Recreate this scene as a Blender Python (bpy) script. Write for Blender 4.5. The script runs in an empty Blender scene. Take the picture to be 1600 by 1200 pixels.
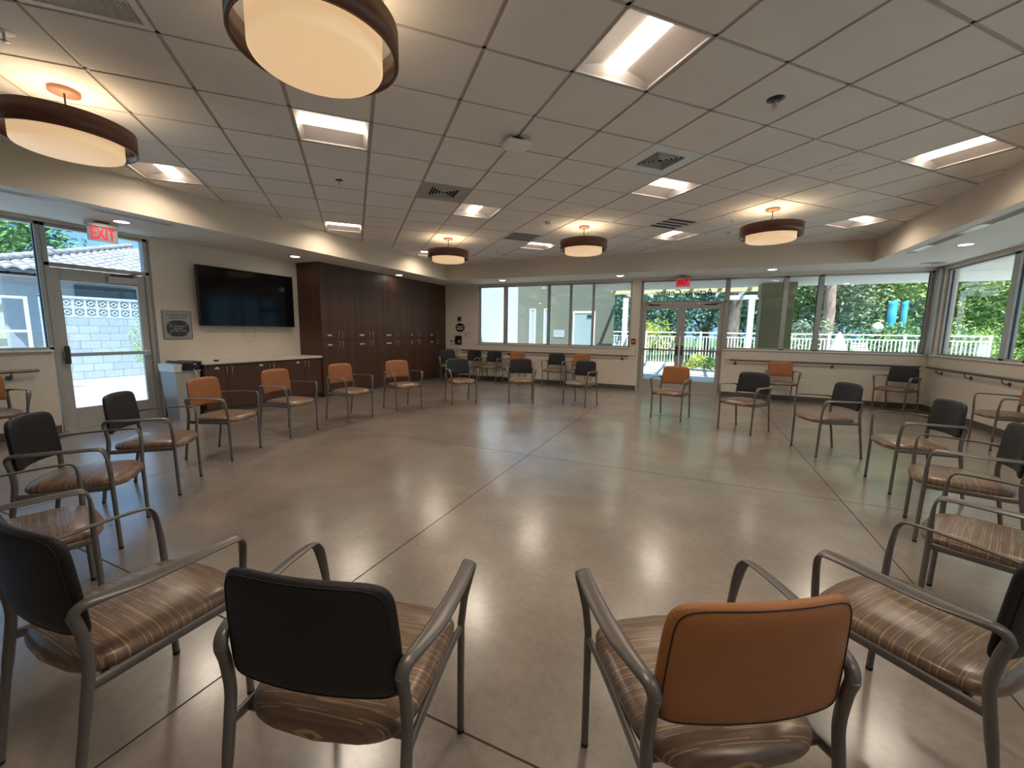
import bpy, bmesh, math, random
from mathutils import Vector, Matrix
PI = math.pi
random.seed(7)
SC = bpy.context.scene
COL = SC.collection

# ------------------------------------------------------------------ camera
H = 1.42
F_PX, PIT, ROLL, YAW = 634.54, 0.1295, -0.0146, -0.4203
def room(v):
    ca, sa = math.cos(YAW), math.sin(YAW)
    return Vector((v[0]*ca+v[1]*sa, -v[0]*sa+v[1]*ca, v[2]))
fw = Vector((0, math.cos(PIT), -math.sin(PIT))); up0 = Vector((0, math.sin(PIT), math.cos(PIT))); rt0 = Vector((1, 0, 0))
cr, sr = math.cos(ROLL), math.sin(ROLL)
cx = room(rt0*cr - up0*sr); cy = room(rt0*sr + up0*cr); cz = room(-fw)
cam_data = bpy.data.cameras.new('camera')
cam_data.sensor_fit = 'HORIZONTAL'; cam_data.sensor_width = 36; cam_data.lens = F_PX/1600*36
cam_data.clip_start = 0.02; cam_data.clip_end = 400
cam = bpy.data.objects.new('camera', cam_data); COL.objects.link(cam)
m = Matrix.Identity(4)
for i in range(3):
    m[i][0], m[i][1], m[i][2] = cx[i], cy[i], cz[i]
m[2][3] = H
cam.matrix_world = m
SC.camera = cam

# ------------------------------------------------------------------ exposure, world, sun
SC.view_settings.view_transform = 'Standard'
SC.view_settings.look = 'None'
SC.view_settings.gamma = 1.0
SC.view_settings.use_curve_mapping = False
SC.view_settings.exposure = 0.0

SKY_STRENGTH = 1.55
SUN_STRENGTH = 10.5
TROFFER = 9.0
TROFFER_W = 13.5
PENDANT = 2.9
PENDANT_UP = 5.0
DOWN = 40.0

w = bpy.data.worlds.new('sky'); SC.world = w; w.use_nodes = True
wt = w.node_tree; wt.nodes.clear()
wo = wt.nodes.new('ShaderNodeOutputWorld'); bg = wt.nodes.new('ShaderNodeBackground')
tc = wt.nodes.new('ShaderNodeTexCoord'); sep = wt.nodes.new('ShaderNodeSeparateXYZ'); rp = wt.nodes.new('ShaderNodeValToRGB')
wt.links.new(tc.outputs['Generated'], sep.inputs[0]); wt.links.new(sep.outputs['Z'], rp.inputs[0])
rp.color_ramp.elements[0].position = 0.0; rp.color_ramp.elements[0].color = (0.24, 0.50, 0.76, 1)
rp.color_ramp.elements[1].position = 0.6; rp.color_ramp.elements[1].color = (0.13, 0.36, 0.80, 1)
ns = wt.nodes.new('ShaderNodeTexNoise'); ns.inputs['Scale'].default_value = 3.2; ns.inputs['Detail'].default_value = 6
mp = wt.nodes.new('ShaderNodeMapping'); mp.inputs['Scale'].default_value = (1, 1, 2.6)
wt.links.new(tc.outputs['Generated'], mp.inputs[0]); wt.links.new(mp.outputs[0], ns.inputs[0])
cl = wt.nodes.new('ShaderNodeValToRGB'); cl.color_ramp.elements[0].position = 0.48; cl.color_ramp.elements[1].position = 0.75
wt.links.new(ns.outputs[0], cl.inputs[0])
mx = wt.nodes.new('ShaderNodeMixRGB'); wt.links.new(cl.outputs[0], mx.inputs[0]); wt.links.new(rp.outputs[0], mx.inputs[1])
mx.inputs[2].default_value = (0.50, 0.68, 0.86, 1)
wt.links.new(mx.outputs[0], bg.inputs[0]); bg.inputs[1].default_value = SKY_STRENGTH
wt.links.new(bg.outputs[0], wo.inputs[0])

sun_d = bpy.data.lights.new('sun', 'SUN'); sun_d.energy = SUN_STRENGTH; sun_d.angle = math.radians(0.6); sun_d.color = (0.93, 0.96, 1.0)
sun = bpy.data.objects.new('sun', sun_d); COL.objects.link(sun)
sd = Vector((0.30, -0.42, 0.86)).normalized()          # towards the sun
sun.rotation_euler = sd.to_track_quat('Z', 'Y').to_euler()
sun.location = (5, -5, 20)

# ------------------------------------------------------------------ room dimensions
XL, XR, YB, YF = -7.57, 4.157, 10.515, -4.2
CZ, SZ = 3.14, 2.737                  # grid ceiling, soffit underside
SX0, SX1, SY1, SY0 = -6.155, 2.80, 9.44, -3.1
TH = math.radians(45.22); T = 0.6096
GX, GY = -0.868, 1.987                # a grid crossing
def grid(i, j):
    c, s = math.cos(TH), math.sin(TH)
    return Vector((GX + T*(c*i - s*j), GY + T*(s*i + c*j), 0))

# ------------------------------------------------------------------ materials
def new_mat(name):
    m = bpy.data.materials.new(name); m.use_nodes = True
    return m, m.node_tree, m.node_tree.nodes['Principled BSDF']
def mat(name, col, rough=0.6, metal=0.0, noise=0.0, nscale=8.0, bump=0.0, bscale=60.0, spec=0.5, coat=0.0, emis=None, estr=0.0, stretch=None):
    m, t, b = new_mat(name)
    b.inputs['Base Color'].default_value = (*col, 1); b.inputs['Roughness'].default_value = rough
    b.inputs['Metallic'].default_value = metal; b.inputs['Specular IOR Level'].default_value = spec
    b.inputs['Coat Weight'].default_value = coat
    if emis:
        b.inputs['Emission Color'].default_value = (*emis, 1); b.inputs['Emission Strength'].default_value = estr
    tc = t.nodes.new('ShaderNodeTexCoord')
    src = tc.outputs['Object']
    if stretch:
        mp = t.nodes.new('ShaderNodeMapping'); mp.inputs['Scale'].default_value = stretch
        t.links.new(src, mp.inputs[0]); src = mp.outputs[0]
    n = t.nodes.new('ShaderNodeTexNoise'); n.inputs['Scale'].default_value = nscale; n.inputs['Detail'].default_value = 5
    t.links.new(src, n.inputs[0])
    r = t.nodes.new('ShaderNodeValToRGB')
    k0, k1 = 1-noise, 1+noise
    r.color_ramp.elements[0].position = 0.3; r.color_ramp.elements[1].position = 0.7
    r.color_ramp.elements[0].color = (*[min(1, c*k0) for c in col], 1); r.color_ramp.elements[1].color = (*[min(1, c*k1) for c in col], 1)
    t.links.new(n.outputs[0], r.inputs[0]); t.links.new(r.outputs[0], b.inputs['Base Color'])
    if bump:
        n2 = t.nodes.new('ShaderNodeTexNoise'); n2.inputs['Scale'].default_value = bscale; n2.inputs['Detail'].default_value = 3
        t.links.new(src, n2.inputs[0])
        bp = t.nodes.new('ShaderNodeBump'); bp.inputs['Strength'].default_value = bump; bp.inputs['Distance'].default_value = 0.01
        t.links.new(n2.outputs[0], bp.inputs['Height']); t.links.new(bp.outputs[0], b.inputs['Normal'])
    return m
def emit(name, col, s):
    m, t, b = new_mat(name)
    b.inputs['Base Color'].default_value = (0.8, 0.8, 0.8, 1); b.inputs['Emission Color'].default_value = (*col, 1)
    b.inputs['Emission Strength'].default_value = s
    return m
def glass_mat(name, tint, f0=0.05):
    m = bpy.data.materials.new(name); m.use_nodes = True; t = m.node_tree; t.nodes.clear()
    o = t.nodes.new('ShaderNodeOutputMaterial'); mix = t.nodes.new('ShaderNodeMixShader')
    tr = t.nodes.new('ShaderNodeBsdfTransparent'); tr.inputs[0].default_value = (*tint, 1)
    gl = t.nodes.new('ShaderNodeBsdfGlossy'); gl.inputs['Roughness'].default_value = 0.0; gl.inputs[0].default_value = (1, 1, 1, 1)
    g = t.nodes.new('ShaderNodeNewGeometry'); d = t.nodes.new('ShaderNodeVectorMath'); d.operation = 'DOT_PRODUCT'
    t.links.new(g.outputs['Normal'], d.inputs[0]); t.links.new(g.outputs['Incoming'], d.inputs[1])
    def mth(op, a, bv=None):
        n = t.nodes.new('ShaderNodeMath'); n.operation = op
        if isinstance(a, float): n.inputs[0].default_value = a
        else: t.links.new(a, n.inputs[0])
        if bv is not None:
            if isinstance(bv, float): n.inputs[1].default_value = bv
            else: t.links.new(bv, n.inputs[1])
        return n.outputs[0]
    c = mth('ABSOLUTE', d.outputs['Value']); q = mth('SUBTRACT', 1.0, c); p = mth('POWER', q, 5.0)
    k = mth('MULTIPLY', p, 1.0-f0); f = mth('ADD', k, f0)
    t.links.new(f, mix.inputs[0]); t.links.new(tr.outputs[0], mix.inputs[1]); t.links.new(gl.outputs[0], mix.inputs[2])
    t.links.new(mix.outputs[0], o.inputs[0])
    return m

M = {}
M['wall'] = mat('painted_wall', (0.70, 0.62, 0.52), 0.75, noise=0.03, nscale=2, bump=0.15, bscale=90)
M['wall_rough'] = mat('textured_wall', (0.70, 0.64, 0.55), 0.8, noise=0.04, nscale=6, bump=0.6, bscale=38, stretch=(1, 1, 1.6))
M['soffit'] = mat('soffit_paint', (0.72, 0.67, 0.59), 0.7, noise=0.02, nscale=2, bump=0.1, bscale=80)
M['fascia'] = mat('fascia_paint', (0.66, 0.57, 0.46), 0.7, noise=0.03, nscale=1.2, bump=0.12, bscale=70)
M['tile'] = mat('ceiling_tile', (0.78, 0.74, 0.69), 0.9, noise=0.03, nscale=3, bump=0.25, bscale=140)
M['tbar'] = mat('ceiling_grid_metal_shaded', (0.50, 0.45, 0.41), 0.5, noise=0.04)  # darkened to carry the shadow along the tile edges
M['trim'] = mat('window_frame_metal', (0.42, 0.40, 0.37), 0.42, metal=0.35, noise=0.03)
M['doorm'] = mat('door_metal', (0.46, 0.43, 0.39), 0.42, metal=0.3, noise=0.03)
M['base'] = mat('rubber_baseboard', (0.10, 0.08, 0.065), 0.5, noise=0.1)
M['rail'] = mat('handrail_metal', (0.16, 0.13, 0.11), 0.35, metal=0.7, noise=0.05)
M['steel'] = mat('brushed_steel', (0.55, 0.54, 0.52), 0.3, metal=0.9, noise=0.05)
M['darkmetal'] = mat('dark_metal', (0.06, 0.055, 0.05), 0.4, metal=0.5, noise=0.1)
M['white'] = mat('white_enamel', (0.80, 0.76, 0.72), 0.5, noise=0.02)
M['reflector'] = mat('matt_reflector_enamel', (0.62, 0.55, 0.51), 0.6, noise=0.02)
M['offwhite'] = mat('offwhite_plastic', (0.62, 0.58, 0.53), 0.5, noise=0.03)
M['black'] = mat('black_plastic', (0.012, 0.012, 0.013), 0.35, noise=0.1)
M['void'] = mat('dark_recess', (0.012, 0.011, 0.010), 0.8, noise=0.1)
M['frame'] = mat('chair_frame_paint', (0.17, 0.155, 0.145), 0.38, metal=0.45, noise=0.06, nscale=20)
M['foot'] = mat('chair_foot_rubber', (0.015, 0.015, 0.015), 0.6, noise=0.1)
M['vblack'] = mat('black_vinyl', (0.013, 0.012, 0.0125), 0.48, spec=0.38, noise=0.12, nscale=6, bump=0.25, bscale=220)
M['vgrey'] = mat('charcoal_vinyl', (0.023, 0.0215, 0.023), 0.47, spec=0.42, noise=0.1, nscale=6, bump=0.25, bscale=220)
M['vorange'] = mat('orange_vinyl', (0.38, 0.145, 0.048), 0.42, noise=0.08, nscale=6, bump=0.2, bscale=220)
M['welt'] = mat('dark_seam', (0.02, 0.012, 0.01), 0.6, noise=0.1)
M['counter'] = mat('pale_countertop', (0.66, 0.60, 0.52), 0.3, noise=0.04, nscale=30)
M['led'] = emit('troffer_lens_light', (1.0, 0.86, 0.70), TROFFER)
M['acryl'] = emit('pendant_acrylic_light', (1.0, 0.72, 0.40), 1.0)
M['downl'] = emit('downlight_lens', (1.0, 0.93, 0.82), DOWN)
M['glass'] = glass_mat('window_glass', (0.93, 0.97, 0.955), 0.045)
M['glassL'] = glass_mat('window_glass_daylight_blue', (0.84, 0.945, 1.0), 0.04)  # bluer tint puts the cool daylight colour into the glass
M['green_room'] = mat('olive_stucco', (0.27, 0.24, 0.14), 0.85, noise=0.06, bump=0.4, bscale=30)
M['stucco_pale'] = mat('pale_stucco', (0.74, 0.73, 0.70), 0.85, noise=0.05, bump=0.5, bscale=25)
M['cream'] = mat('cream_beam_paint', (0.68, 0.60, 0.34), 0.6, noise=0.05)
M['whitepaint'] = mat('white_fence_paint', (0.80, 0.79, 0.74), 0.5, noise=0.03)
M['concrete_out'] = mat('sunlit_concrete', (0.58, 0.57, 0.54), 0.85, noise=0.08, nscale=1.5, bump=0.3, bscale=20)
M['grass'] = mat('lawn_grass', (0.11, 0.20, 0.05), 0.9, noise=0.4, nscale=3, bump=0.8, bscale=40)
M['bark'] = mat('tree_bark', (0.17, 0.13, 0.10), 0.9, noise=0.45, nscale=9, bump=1.0, bscale=14, stretch=(1, 1, 0.35))
M['barkred'] = mat('reddish_bark', (0.36, 0.24, 0.18), 0.9, noise=0.45, nscale=7, bump=1.0, bscale=12, stretch=(1, 1, 0.35))
M['blue'] = mat('light_blue_banner_cloth', (0.07, 0.46, 0.66), 0.7, noise=0.05)
M['tiles'] = mat('clay_roof_tile', (0.50, 0.43, 0.38), 0.85, noise=0.25, nscale=5, bump=0.4, bscale=30)
M['silver'] = mat('silver_letter', (0.55, 0.53, 0.50), 0.4, metal=0.3, noise=0.03)
M['darkletter'] = mat('dark_letter', (0.03, 0.03, 0.03), 0.6, noise=0.05)
M['bin'] = mat('grey_bin_plastic', (0.38, 0.38, 0.36), 0.45, noise=0.05)
M['bag'] = mat('black_bag_film', (0.012, 0.012, 0.014), 0.25, noise=0.2, nscale=18, bump=0.8, bscale=30)
M['clearbag'] = mat('pale_liner_film', (0.62, 0.62, 0.60), 0.3, noise=0.1, nscale=14, bump=0.6, bscale=24)
M['red'] = mat('red_alarm_plastic', (0.30, 0.015, 0.02), 0.4, noise=0.05)
M['paper'] = mat('paper_sheet', (0.66, 0.60, 0.55), 0.8, noise=0.04)
M['plaque'] = mat('plaque_plate', (0.36, 0.335, 0.31), 0.35, metal=0.35, noise=0.05)
M['plaqued'] = mat('plaque_dark_oval', (0.04, 0.042, 0.045), 0.4, noise=0.1)

def wood_mat(name, c0, c1, rough, scale, axis='Z', coat=0.0):
    m, t, b = new_mat(name)
    tc = t.nodes.new('ShaderNodeTexCoord'); mp = t.nodes.new('ShaderNodeMapping')
    s = {'Z': (1, 1, 0.035), 'Y': (1, 0.04, 1), 'R': (0.25, 0.25, 2.2)}[axis]
    mp.inputs['Scale'].default_value = s
    t.links.new(tc.outputs['Object'], mp.inputs[0])
    n = t.nodes.new('ShaderNodeTexNoise'); n.inputs['Scale'].default_value = scale; n.inputs['Detail'].default_value = 6; n.inputs['Roughness'].default_value = 0.65
    t.links.new(mp.outputs[0], n.inputs[0])
    n2 = t.nodes.new('ShaderNodeTexNoise'); n2.inputs['Scale'].default_value = scale*0.12; n2.inputs['Detail'].default_value = 2
    t.links.new(mp.outputs[0], n2.inputs[0])
    ad = t.nodes.new('ShaderNodeMath'); ad.operation = 'ADD'; t.links.new(n.outputs[0], ad.inputs[0]); t.links.new(n2.outputs[0], ad.inputs[1])
    ml = t.nodes.new('ShaderNodeMath'); ml.operation = 'MULTIPLY'; ml.inputs[1].default_value = 0.5; t.links.new(ad.outputs[0], ml.inputs[0])
    r = t.nodes.new('ShaderNodeValToRGB'); r.color_ramp.elements[0].position = 0.36; r.color_ramp.elements[1].position = 0.66
    r.color_ramp.elements[0].color = (*c0, 1); r.color_ramp.elements[1].color = (*c1, 1)
    t.links.new(ml.outputs[0], r.inputs[0]); t.links.new(r.outputs[0], b.inputs['Base Color'])
    b.inputs['Roughness'].default_value = rough; b.inputs['Coat Weight'].default_value = coat
    return m
M['cab'] = wood_mat('walnut_laminate', (0.052, 0.021, 0.011), (0.105, 0.046, 0.025), 0.42, 60)
M['drum'] = wood_mat('pendant_wood_veneer', (0.085, 0.026, 0.012), (0.20, 0.075, 0.035), 0.4, 16, 'R')
M['canopy'] = mat('copper_wood_canopy', (0.42, 0.19, 0.11), 0.45, noise=0.08)

# polished concrete
m, t, b = new_mat('polished_concrete'); M['floor'] = m
tc = t.nodes.new('ShaderNodeTexCoord')
def nz(scale, det=6, ro=0.6):
    n = t.nodes.new('ShaderNodeTexNoise'); n.inputs['Scale'].default_value = scale; n.inputs['Detail'].default_value = det; n.inputs['Roughness'].default_value = ro
    t.links.new(tc.outputs['Object'], n.inputs[0]); return n.outputs[0]
r1 = t.nodes.new('ShaderNodeValToRGB'); r1.color_ramp.elements[0].position = 0.32; r1.color_ramp.elements[1].position = 0.70
r1.color_ramp.elements[0].color = (0.205, 0.165, 0.134, 1); r1.color_ramp.elements[1].color = (0.360, 0.298, 0.246, 1)
t.links.new(nz(1.3, 8, 0.65), r1.inputs[0])
r2 = t.nodes.new('ShaderNodeValToRGB'); r2.color_ramp.elements[0].position = 0.35; r2.color_ramp.elements[1].position = 0.68
r2.color_ramp.elements[0].color = (0.86, 0.86, 0.86, 1); r2.color_ramp.elements[1].color = (1.08, 1.08, 1.08, 1)
t.links.new(nz(26, 6, 0.7), r2.inputs[0])
mm = t.nodes.new('ShaderNodeMixRGB'); mm.blend_type = 'MULTIPLY'; mm.inputs[0].default_value = 1
t.links.new(r1.outputs[0], mm.inputs[1]); t.links.new(r2.outputs[0], mm.inputs[2]); t.links.new(mm.outputs[0], b.inputs['Base Color'])
r3 = t.nodes.new('ShaderNodeMapRange'); r3.inputs['To Min'].default_value = 0.26; r3.inputs['To Max'].default_value = 0.36
t.links.new(nz(3.5, 5, 0.6), r3.inputs[0]); t.links.new(r3.outputs[0], b.inputs['Roughness'])
bp = t.nodes.new('ShaderNodeBump'); bp.inputs['Strength'].default_value = 0.004; bp.inputs['Distance'].default_value = 0.02
t.links.new(nz(9, 3), bp.inputs['Height']); t.links.new(bp.outputs[0], b.inputs['Normal'])
b.inputs['Specular IOR Level'].default_value = 0.6; b.inputs['Coat Weight'].default_value = 0.9; b.inputs['Coat Roughness'].default_value = 0.20; b.inputs['Coat IOR'].default_value = 1.6

# striped seat fabric: thin wavy pale lines running across the seat
m, t, b = new_mat('striped_seat_fabric'); M['fabric'] = m
tc = t.nodes.new('ShaderNodeTexCoord'); sp = t.nodes.new('ShaderNodeSeparateXYZ'); t.links.new(tc.outputs['Object'], sp.inputs[0])
def mth(op, a, bv=None):
    n = t.nodes.new('ShaderNodeMath'); n.operation = op
    for k, v in ((0, a), (1, bv)):
        if v is None: continue
        if isinstance(v, (int, float)): n.inputs[k].default_value = v
        else: t.links.new(v, n.inputs[k])
    return n.outputs[0]
def noise3(scale, sx, sy):
    mp = t.nodes.new('ShaderNodeMapping'); mp.inputs['Scale'].default_value = (sx, sy, 0.2); t.links.new(tc.outputs['Object'], mp.inputs[0])
    n = t.nodes.new('ShaderNodeTexNoise'); n.inputs['Scale'].default_value = scale; n.inputs['Detail'].default_value = 2; t.links.new(mp.outputs[0], n.inputs[0]); return n.outputs[0]
def lines(period, phase, width, seed):
    wv = mth('MULTIPLY', noise3(2.6, 1.0, 1.2), 0.022)
    yy = mth('ADD', sp.outputs['Y'], wv)
    q = mth('FRACT', mth('ADD', mth('MULTIPLY', yy, 1/period), phase))
    d = mth('ABSOLUTE', mth('SUBTRACT', q, 0.5))
    ln = mth('LESS_THAN', d, width)
    brk = mth('GREATER_THAN', noise3(6.0+seed, 1.0, 9.0), 0.47)
    return mth('MULTIPLY', ln, brk)
tot = mth('MAXIMUM', lines(0.029, 0.13, 0.040, 0.0), mth('MAXIMUM', lines(0.041, 0.47, 0.024, 2.0), lines(0.067, 0.8, 0.020, 4.0)))
weave = t.nodes.new('ShaderNodeValToRGB'); weave.color_ramp.elements[0].position = 0.35; weave.color_ramp.elements[1].position = 0.65
weave.color_ramp.elements[0].color = (0.140, 0.085, 0.055, 1); weave.color_ramp.elements[1].color = (0.205, 0.126, 0.081, 1)
t.links.new(noise3(9.0, 1.0, 14.0), weave.inputs[0])
mxr = t.nodes.new('ShaderNodeMixRGB'); t.links.new(tot, mxr.inputs[0]); t.links.new(weave.outputs[0], mxr.inputs[1]); mxr.inputs[2].default_value = (0.42, 0.27, 0.14, 1)
t.links.new(mxr.outputs[0], b.inputs['Base Color']); b.inputs['Roughness'].default_value = 0.36; b.inputs['Coat Weight'].default_value = 0.35; b.inputs['Coat Roughness'].default_value = 0.25

def brick_mat(name, c1, c2, mortar, w_, h_, ms=0.008, rot=None):
    m, t, b = new_mat(name)
    tc = t.nodes.new('ShaderNodeTexCoord'); mp = t.nodes.new('ShaderNodeMapping')
    sx = t.nodes.new('ShaderNodeSeparateXYZ'); cb = t.nodes.new('ShaderNodeCombineXYZ'); t.links.new(tc.outputs['Object'], sx.inputs[0])
    t.links.new(sx.outputs['Y'], cb.inputs['X']); t.links.new(sx.outputs['Z'], cb.inputs['Y']); t.links.new(cb.outputs[0], mp.inputs[0])
    br = t.nodes.new('ShaderNodeTexBrick'); br.inputs['Scale'].default_value = 1.0
    br.inputs['Brick Width'].default_value = w_; br.inputs['Row Height'].default_value = h_; br.inputs['Mortar Size'].default_value = ms
    br.inputs['Color1'].default_value = (*c1, 1); br.inputs['Color2'].default_value = (*c2, 1); br.inputs['Mortar'].default_value = (*mortar, 1)
    t.links.new(mp.outputs[0], br.inputs['Vector'])
    n = t.nodes.new('ShaderNodeTexNoise'); n.inputs['Scale'].default_value = 14; n.inputs['Detail'].default_value = 5; t.links.new(tc.outputs['Object'], n.inputs[0])
    mr = t.nodes.new('ShaderNodeMapRange'); mr.inputs['To Min'].default_value = 0.78; mr.inputs['To Max'].default_value = 1.15; t.links.new(n.outputs[0], mr.inputs[0])
    mx = t.nodes.new('ShaderNodeMixRGB'); mx.blend_type = 'MULTIPLY'; mx.inputs[0].default_value = 1
    t.links.new(br.outputs['Color'], mx.inputs[1]); t.links.new(mr.outputs[0], mx.inputs[2]); t.links.new(mx.outputs[0], b.inputs['Base Color'])
    b.inputs['Roughness'].default_value = 0.9
    return m
M['block'] = brick_mat('split_face_block', (0.47, 0.47, 0.48), (0.56, 0.55, 0.55), (0.24, 0.24, 0.25), 0.41, 0.2, 0.006, (PI/2, 0, PI/2))

def leaf_mat(name, c0, c1, c2):
    m, t, b = new_mat(name)
    g = t.nodes.new('ShaderNodeNewGeometry'); r = t.nodes.new('ShaderNodeValToRGB')
    r.color_ramp.elements[0].color = (*c0, 1); r.color_ramp.elements[1].color = (*c2, 1)
    e = r.color_ramp.elements.new(0.5); e.color = (*c1, 1)
    t.links.new(g.outputs['Random Per Island'], r.inputs[0]); t.links.new(r.outputs[0], b.inputs['Base Color'])
    b.inputs['Roughness'].default_value = 0.5
    b.inputs['Transmission Weight'].default_value = 0.0
    return m
M['leaf1'] = leaf_mat('mid_green_leaf', (0.06, 0.15, 0.035), (0.16, 0.32, 0.07), (0.34, 0.52, 0.16))
M['leaf2'] = leaf_mat('yellow_green_leaf', (0.14, 0.24, 0.04), (0.32, 0.46, 0.09), (0.55, 0.66, 0.22))
M['leaf3'] = leaf_mat('blue_green_leaf', (0.05, 0.15, 0.09), (0.16, 0.32, 0.22), (0.42, 0.58, 0.46))
M['leaf4'] = leaf_mat('dusty_green_leaf', (0.10, 0.15, 0.07), (0.24, 0.30, 0.16), (0.50, 0.54, 0.36))
M['flower'] = leaf_mat('yellow_flower_leaf', (0.20, 0.34, 0.06), (0.50, 0.56, 0.10), (0.80, 0.74, 0.16))

# ------------------------------------------------------------------ mesh helpers
class MB:
    def __init__(s): s.v = []; s.f = []; s.mi = []; s.sm = []
    def add(s, vs, fs, mi=0, smooth=False):
        o = len(s.v); s.v += [tuple(v) for v in vs]
        for f in fs: s.f.append([i+o for i in f]); s.mi.append(mi); s.sm.append(smooth)
    def box(s, x0, x1, y0, y1, z0, z1, mi=0, mtx=None):
        vs = [Vector((x, y, z)) for z in (z0, z1) for y in (y0, y1) for x in (x0, x1)]
        if mtx: vs = [mtx @ v for v in vs]
        s.add(vs, [(0, 2, 3, 1), (4, 5, 7, 6), (0, 1, 5, 4), (2, 6, 7, 3), (0, 4, 6, 2), (1, 3, 7, 5)], mi)
    def bbox(s, x0, x1, y0, y1, z0, z1, r=0.004, mi=0):
        """box with bevelled edges"""
        bm = bmesh.new(); bmesh.ops.create_cube(bm, size=1)
        for v in bm.verts:
            v.co = Vector(((x0+x1)/2 + v.co.x*(x1-x0), (y0+y1)/2 + v.co.y*(y1-y0), (z0+z1)/2 + v.co.z*(z1-z0)))
        bmesh.ops.bevel(bm, geom=bm.edges[:], offset=r, segments=2, affect='EDGES', profile=0.5)
        bm.verts.ensure_lookup_table(); bm.verts.index_update()
        s.add([v.co.copy() for v in bm.verts], [[v.index for v in f.verts] for f in bm.faces], mi); bm.free()
    def lathe(s, prof, c=(0, 0, 0), n=48, mi=0, closed=False, smooth=True):
        vs = []; fs = []
        k = len(prof)
        for a in range(n):
            t_ = 2*PI*a/n
            for r, z in prof: vs.append((c[0]+r*math.cos(t_), c[1]+r*math.sin(t_), c[2]+z))
        kk = k if closed else k-1
        for a in range(n):
            b_ = (a+1) % n
            for i in range(kk):
                j = (i+1) % k
                fs.append((a*k+i, b_*k+i, b_*k+j, a*k+j))
        s.add(vs, fs, mi, smooth)
    def disc(s, r, c, n=40, mi=0, up=True):
        vs = [(c[0]+r*math.cos(2*PI*a/n), c[1]+r*math.sin(2*PI*a/n), c[2]) for a in range(n)]
        f = list(range(n)); s.add(vs, [f if up else f[::-1]], mi)
    def tube(s, pts, rx, ry=None, n=10, up=(0, 0, 1), mi=0, caps=True):
        """sweep an ellipse (rx across, ry along up) along pts; rx, ry may be lists"""
        P = [Vector(p) for p in pts]; k = len(P); ry = rx if ry is None else ry
        gx = lambda i: rx[i] if isinstance(rx, (list, tuple)) else rx
        gy = lambda i: ry[i] if isinstance(ry, (list, tuple)) else ry
        U = Vector(up); vs = []; prev = None
        for i in range(k):
            d = (P[min(i+1, k-1)] - P[max(i-1, 0)]).normalized()
            if prev is None:
                a = d.cross(U)
                if a.length < 1e-3: a = d.cross(Vector((1, 0, 0)))
                a.normalize()
            else:
                a = (prev - d*prev.dot(d)).normalized()
            prev = a; b_ = a.cross(d).normalized()
            for q in range(n):
                an = 2*PI*q/n
                vs.append(P[i] + a*gx(i)*math.cos(an) + b_*gy(i)*math.sin(an))
        fs = []
        for i in range(k-1):
            for q in range(n):
                r = (q+1) % n; fs.append((i*n+q, i*n+r, (i+1)*n+r, (i+1)*n+q))
        s.add(vs, fs, mi, True)
        if caps:
            s.add(vs[:n], [tuple(range(n))[::-1]], mi); s.add(vs[-n:], [tuple(range(n))], mi)
    def build(s, name, mats, parent=None, loc=None, rotz=None):
        me = bpy.data.meshes.new(name); me.from_pydata([tuple(v) for v in s.v], [], s.f)
        if not isinstance(mats, (list, tuple)): mats = [mats]
        for mm_ in mats: me.materials.append(mm_)
        for p, mi_, sm_ in zip(me.polygons, s.mi, s.sm): p.material_index = mi_; p.use_smooth = sm_
        bm = bmesh.new(); bm.from_mesh(me)
        bmesh.ops.recalc_face_normals(bm, faces=bm.faces[:])
        bm.to_mesh(me); bm.free(); me.update()
        o = bpy.data.objects.new(name, me); COL.objects.link(o)
        if parent: o.parent = parent
        if loc: o.location = loc
        if rotz is not None: o.rotation_euler.z = rotz
        return o
def tag(o, label=None, cat=None, group=None, kind=None):
    if label: o['label'] = label
    if cat: o['category'] = cat
    if group: o['group'] = group
    if kind: o['kind'] = kind
    return o
def empty(name, loc=(0, 0, 0), rz=0.0):
    o = bpy.data.objects.new(name, None); COL.objects.link(o); o.location = loc; o.rotation_euler.z = rz; o.empty_display_size = 0.1
    return o
def thing(name, label, cat, loc=(0, 0, 0), rz=0.0, group=None): return tag(empty(name, loc, rz), label, cat, group)
def struct(name, mb, mats): return tag(mb.build(name, mats), kind='structure')
def dup(root, loc, rz, label=None, group=None):
    r = root.copy(); COL.objects.link(r); r.location = loc; r.rotation_euler = (0, 0, rz)
    if label: r['label'] = label
    if group: r['group'] = group
    for ch in list(root.children):
        c = ch.copy(); COL.objects.link(c); c.parent = r
        for g in list(ch.children):
            d = g.copy(); COL.objects.link(d); d.parent = c
    return r
def spline(pts, n=8):
    P = [Vector(p) for p in pts]; out = []
    Q = [P[0]*2-P[1]] + P + [P[-1]*2-P[-2]]
    for i in range(1, len(Q)-2):
        for k in range(n):
            t_ = k/n; a, b_, c, d = Q[i-1], Q[i], Q[i+1], Q[i+2]
            out.append(0.5*((2*b_) + (c-a)*t_ + (2*a-5*b_+4*c-d)*t_*t_ + (3*b_-a-3*c+d)*t_**3))
    out.append(P[-1]); return out
def text_mesh(name, body, size, mtl, parent, loc, rot, extrude=0.002, align='CENTER', bold=0.0, sx=1.0):
    cu = bpy.data.curves.new(name, 'FONT'); cu.body = body; cu.size = size; cu.extrude = extrude; cu.offset = bold; cu.align_x = align; cu.align_y = 'CENTER'
    tmp = bpy.data.objects.new(name+'_tmp', cu); COL.objects.link(tmp)
    bpy.context.view_layer.update()
    me = bpy.data.meshes.new_from_object(tmp.evaluated_get(bpy.context.evaluated_depsgraph_get()))
    bpy.data.objects.remove(tmp, do_unlink=True)
    me.materials.clear(); me.materials.append(mtl)
    o = bpy.data.objects.new(name, me); COL.objects.link(o); o.location = loc; o.rotation_euler = rot; o.scale = (sx, 1, 1)
    if parent: o.parent = parent
    return o

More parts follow.
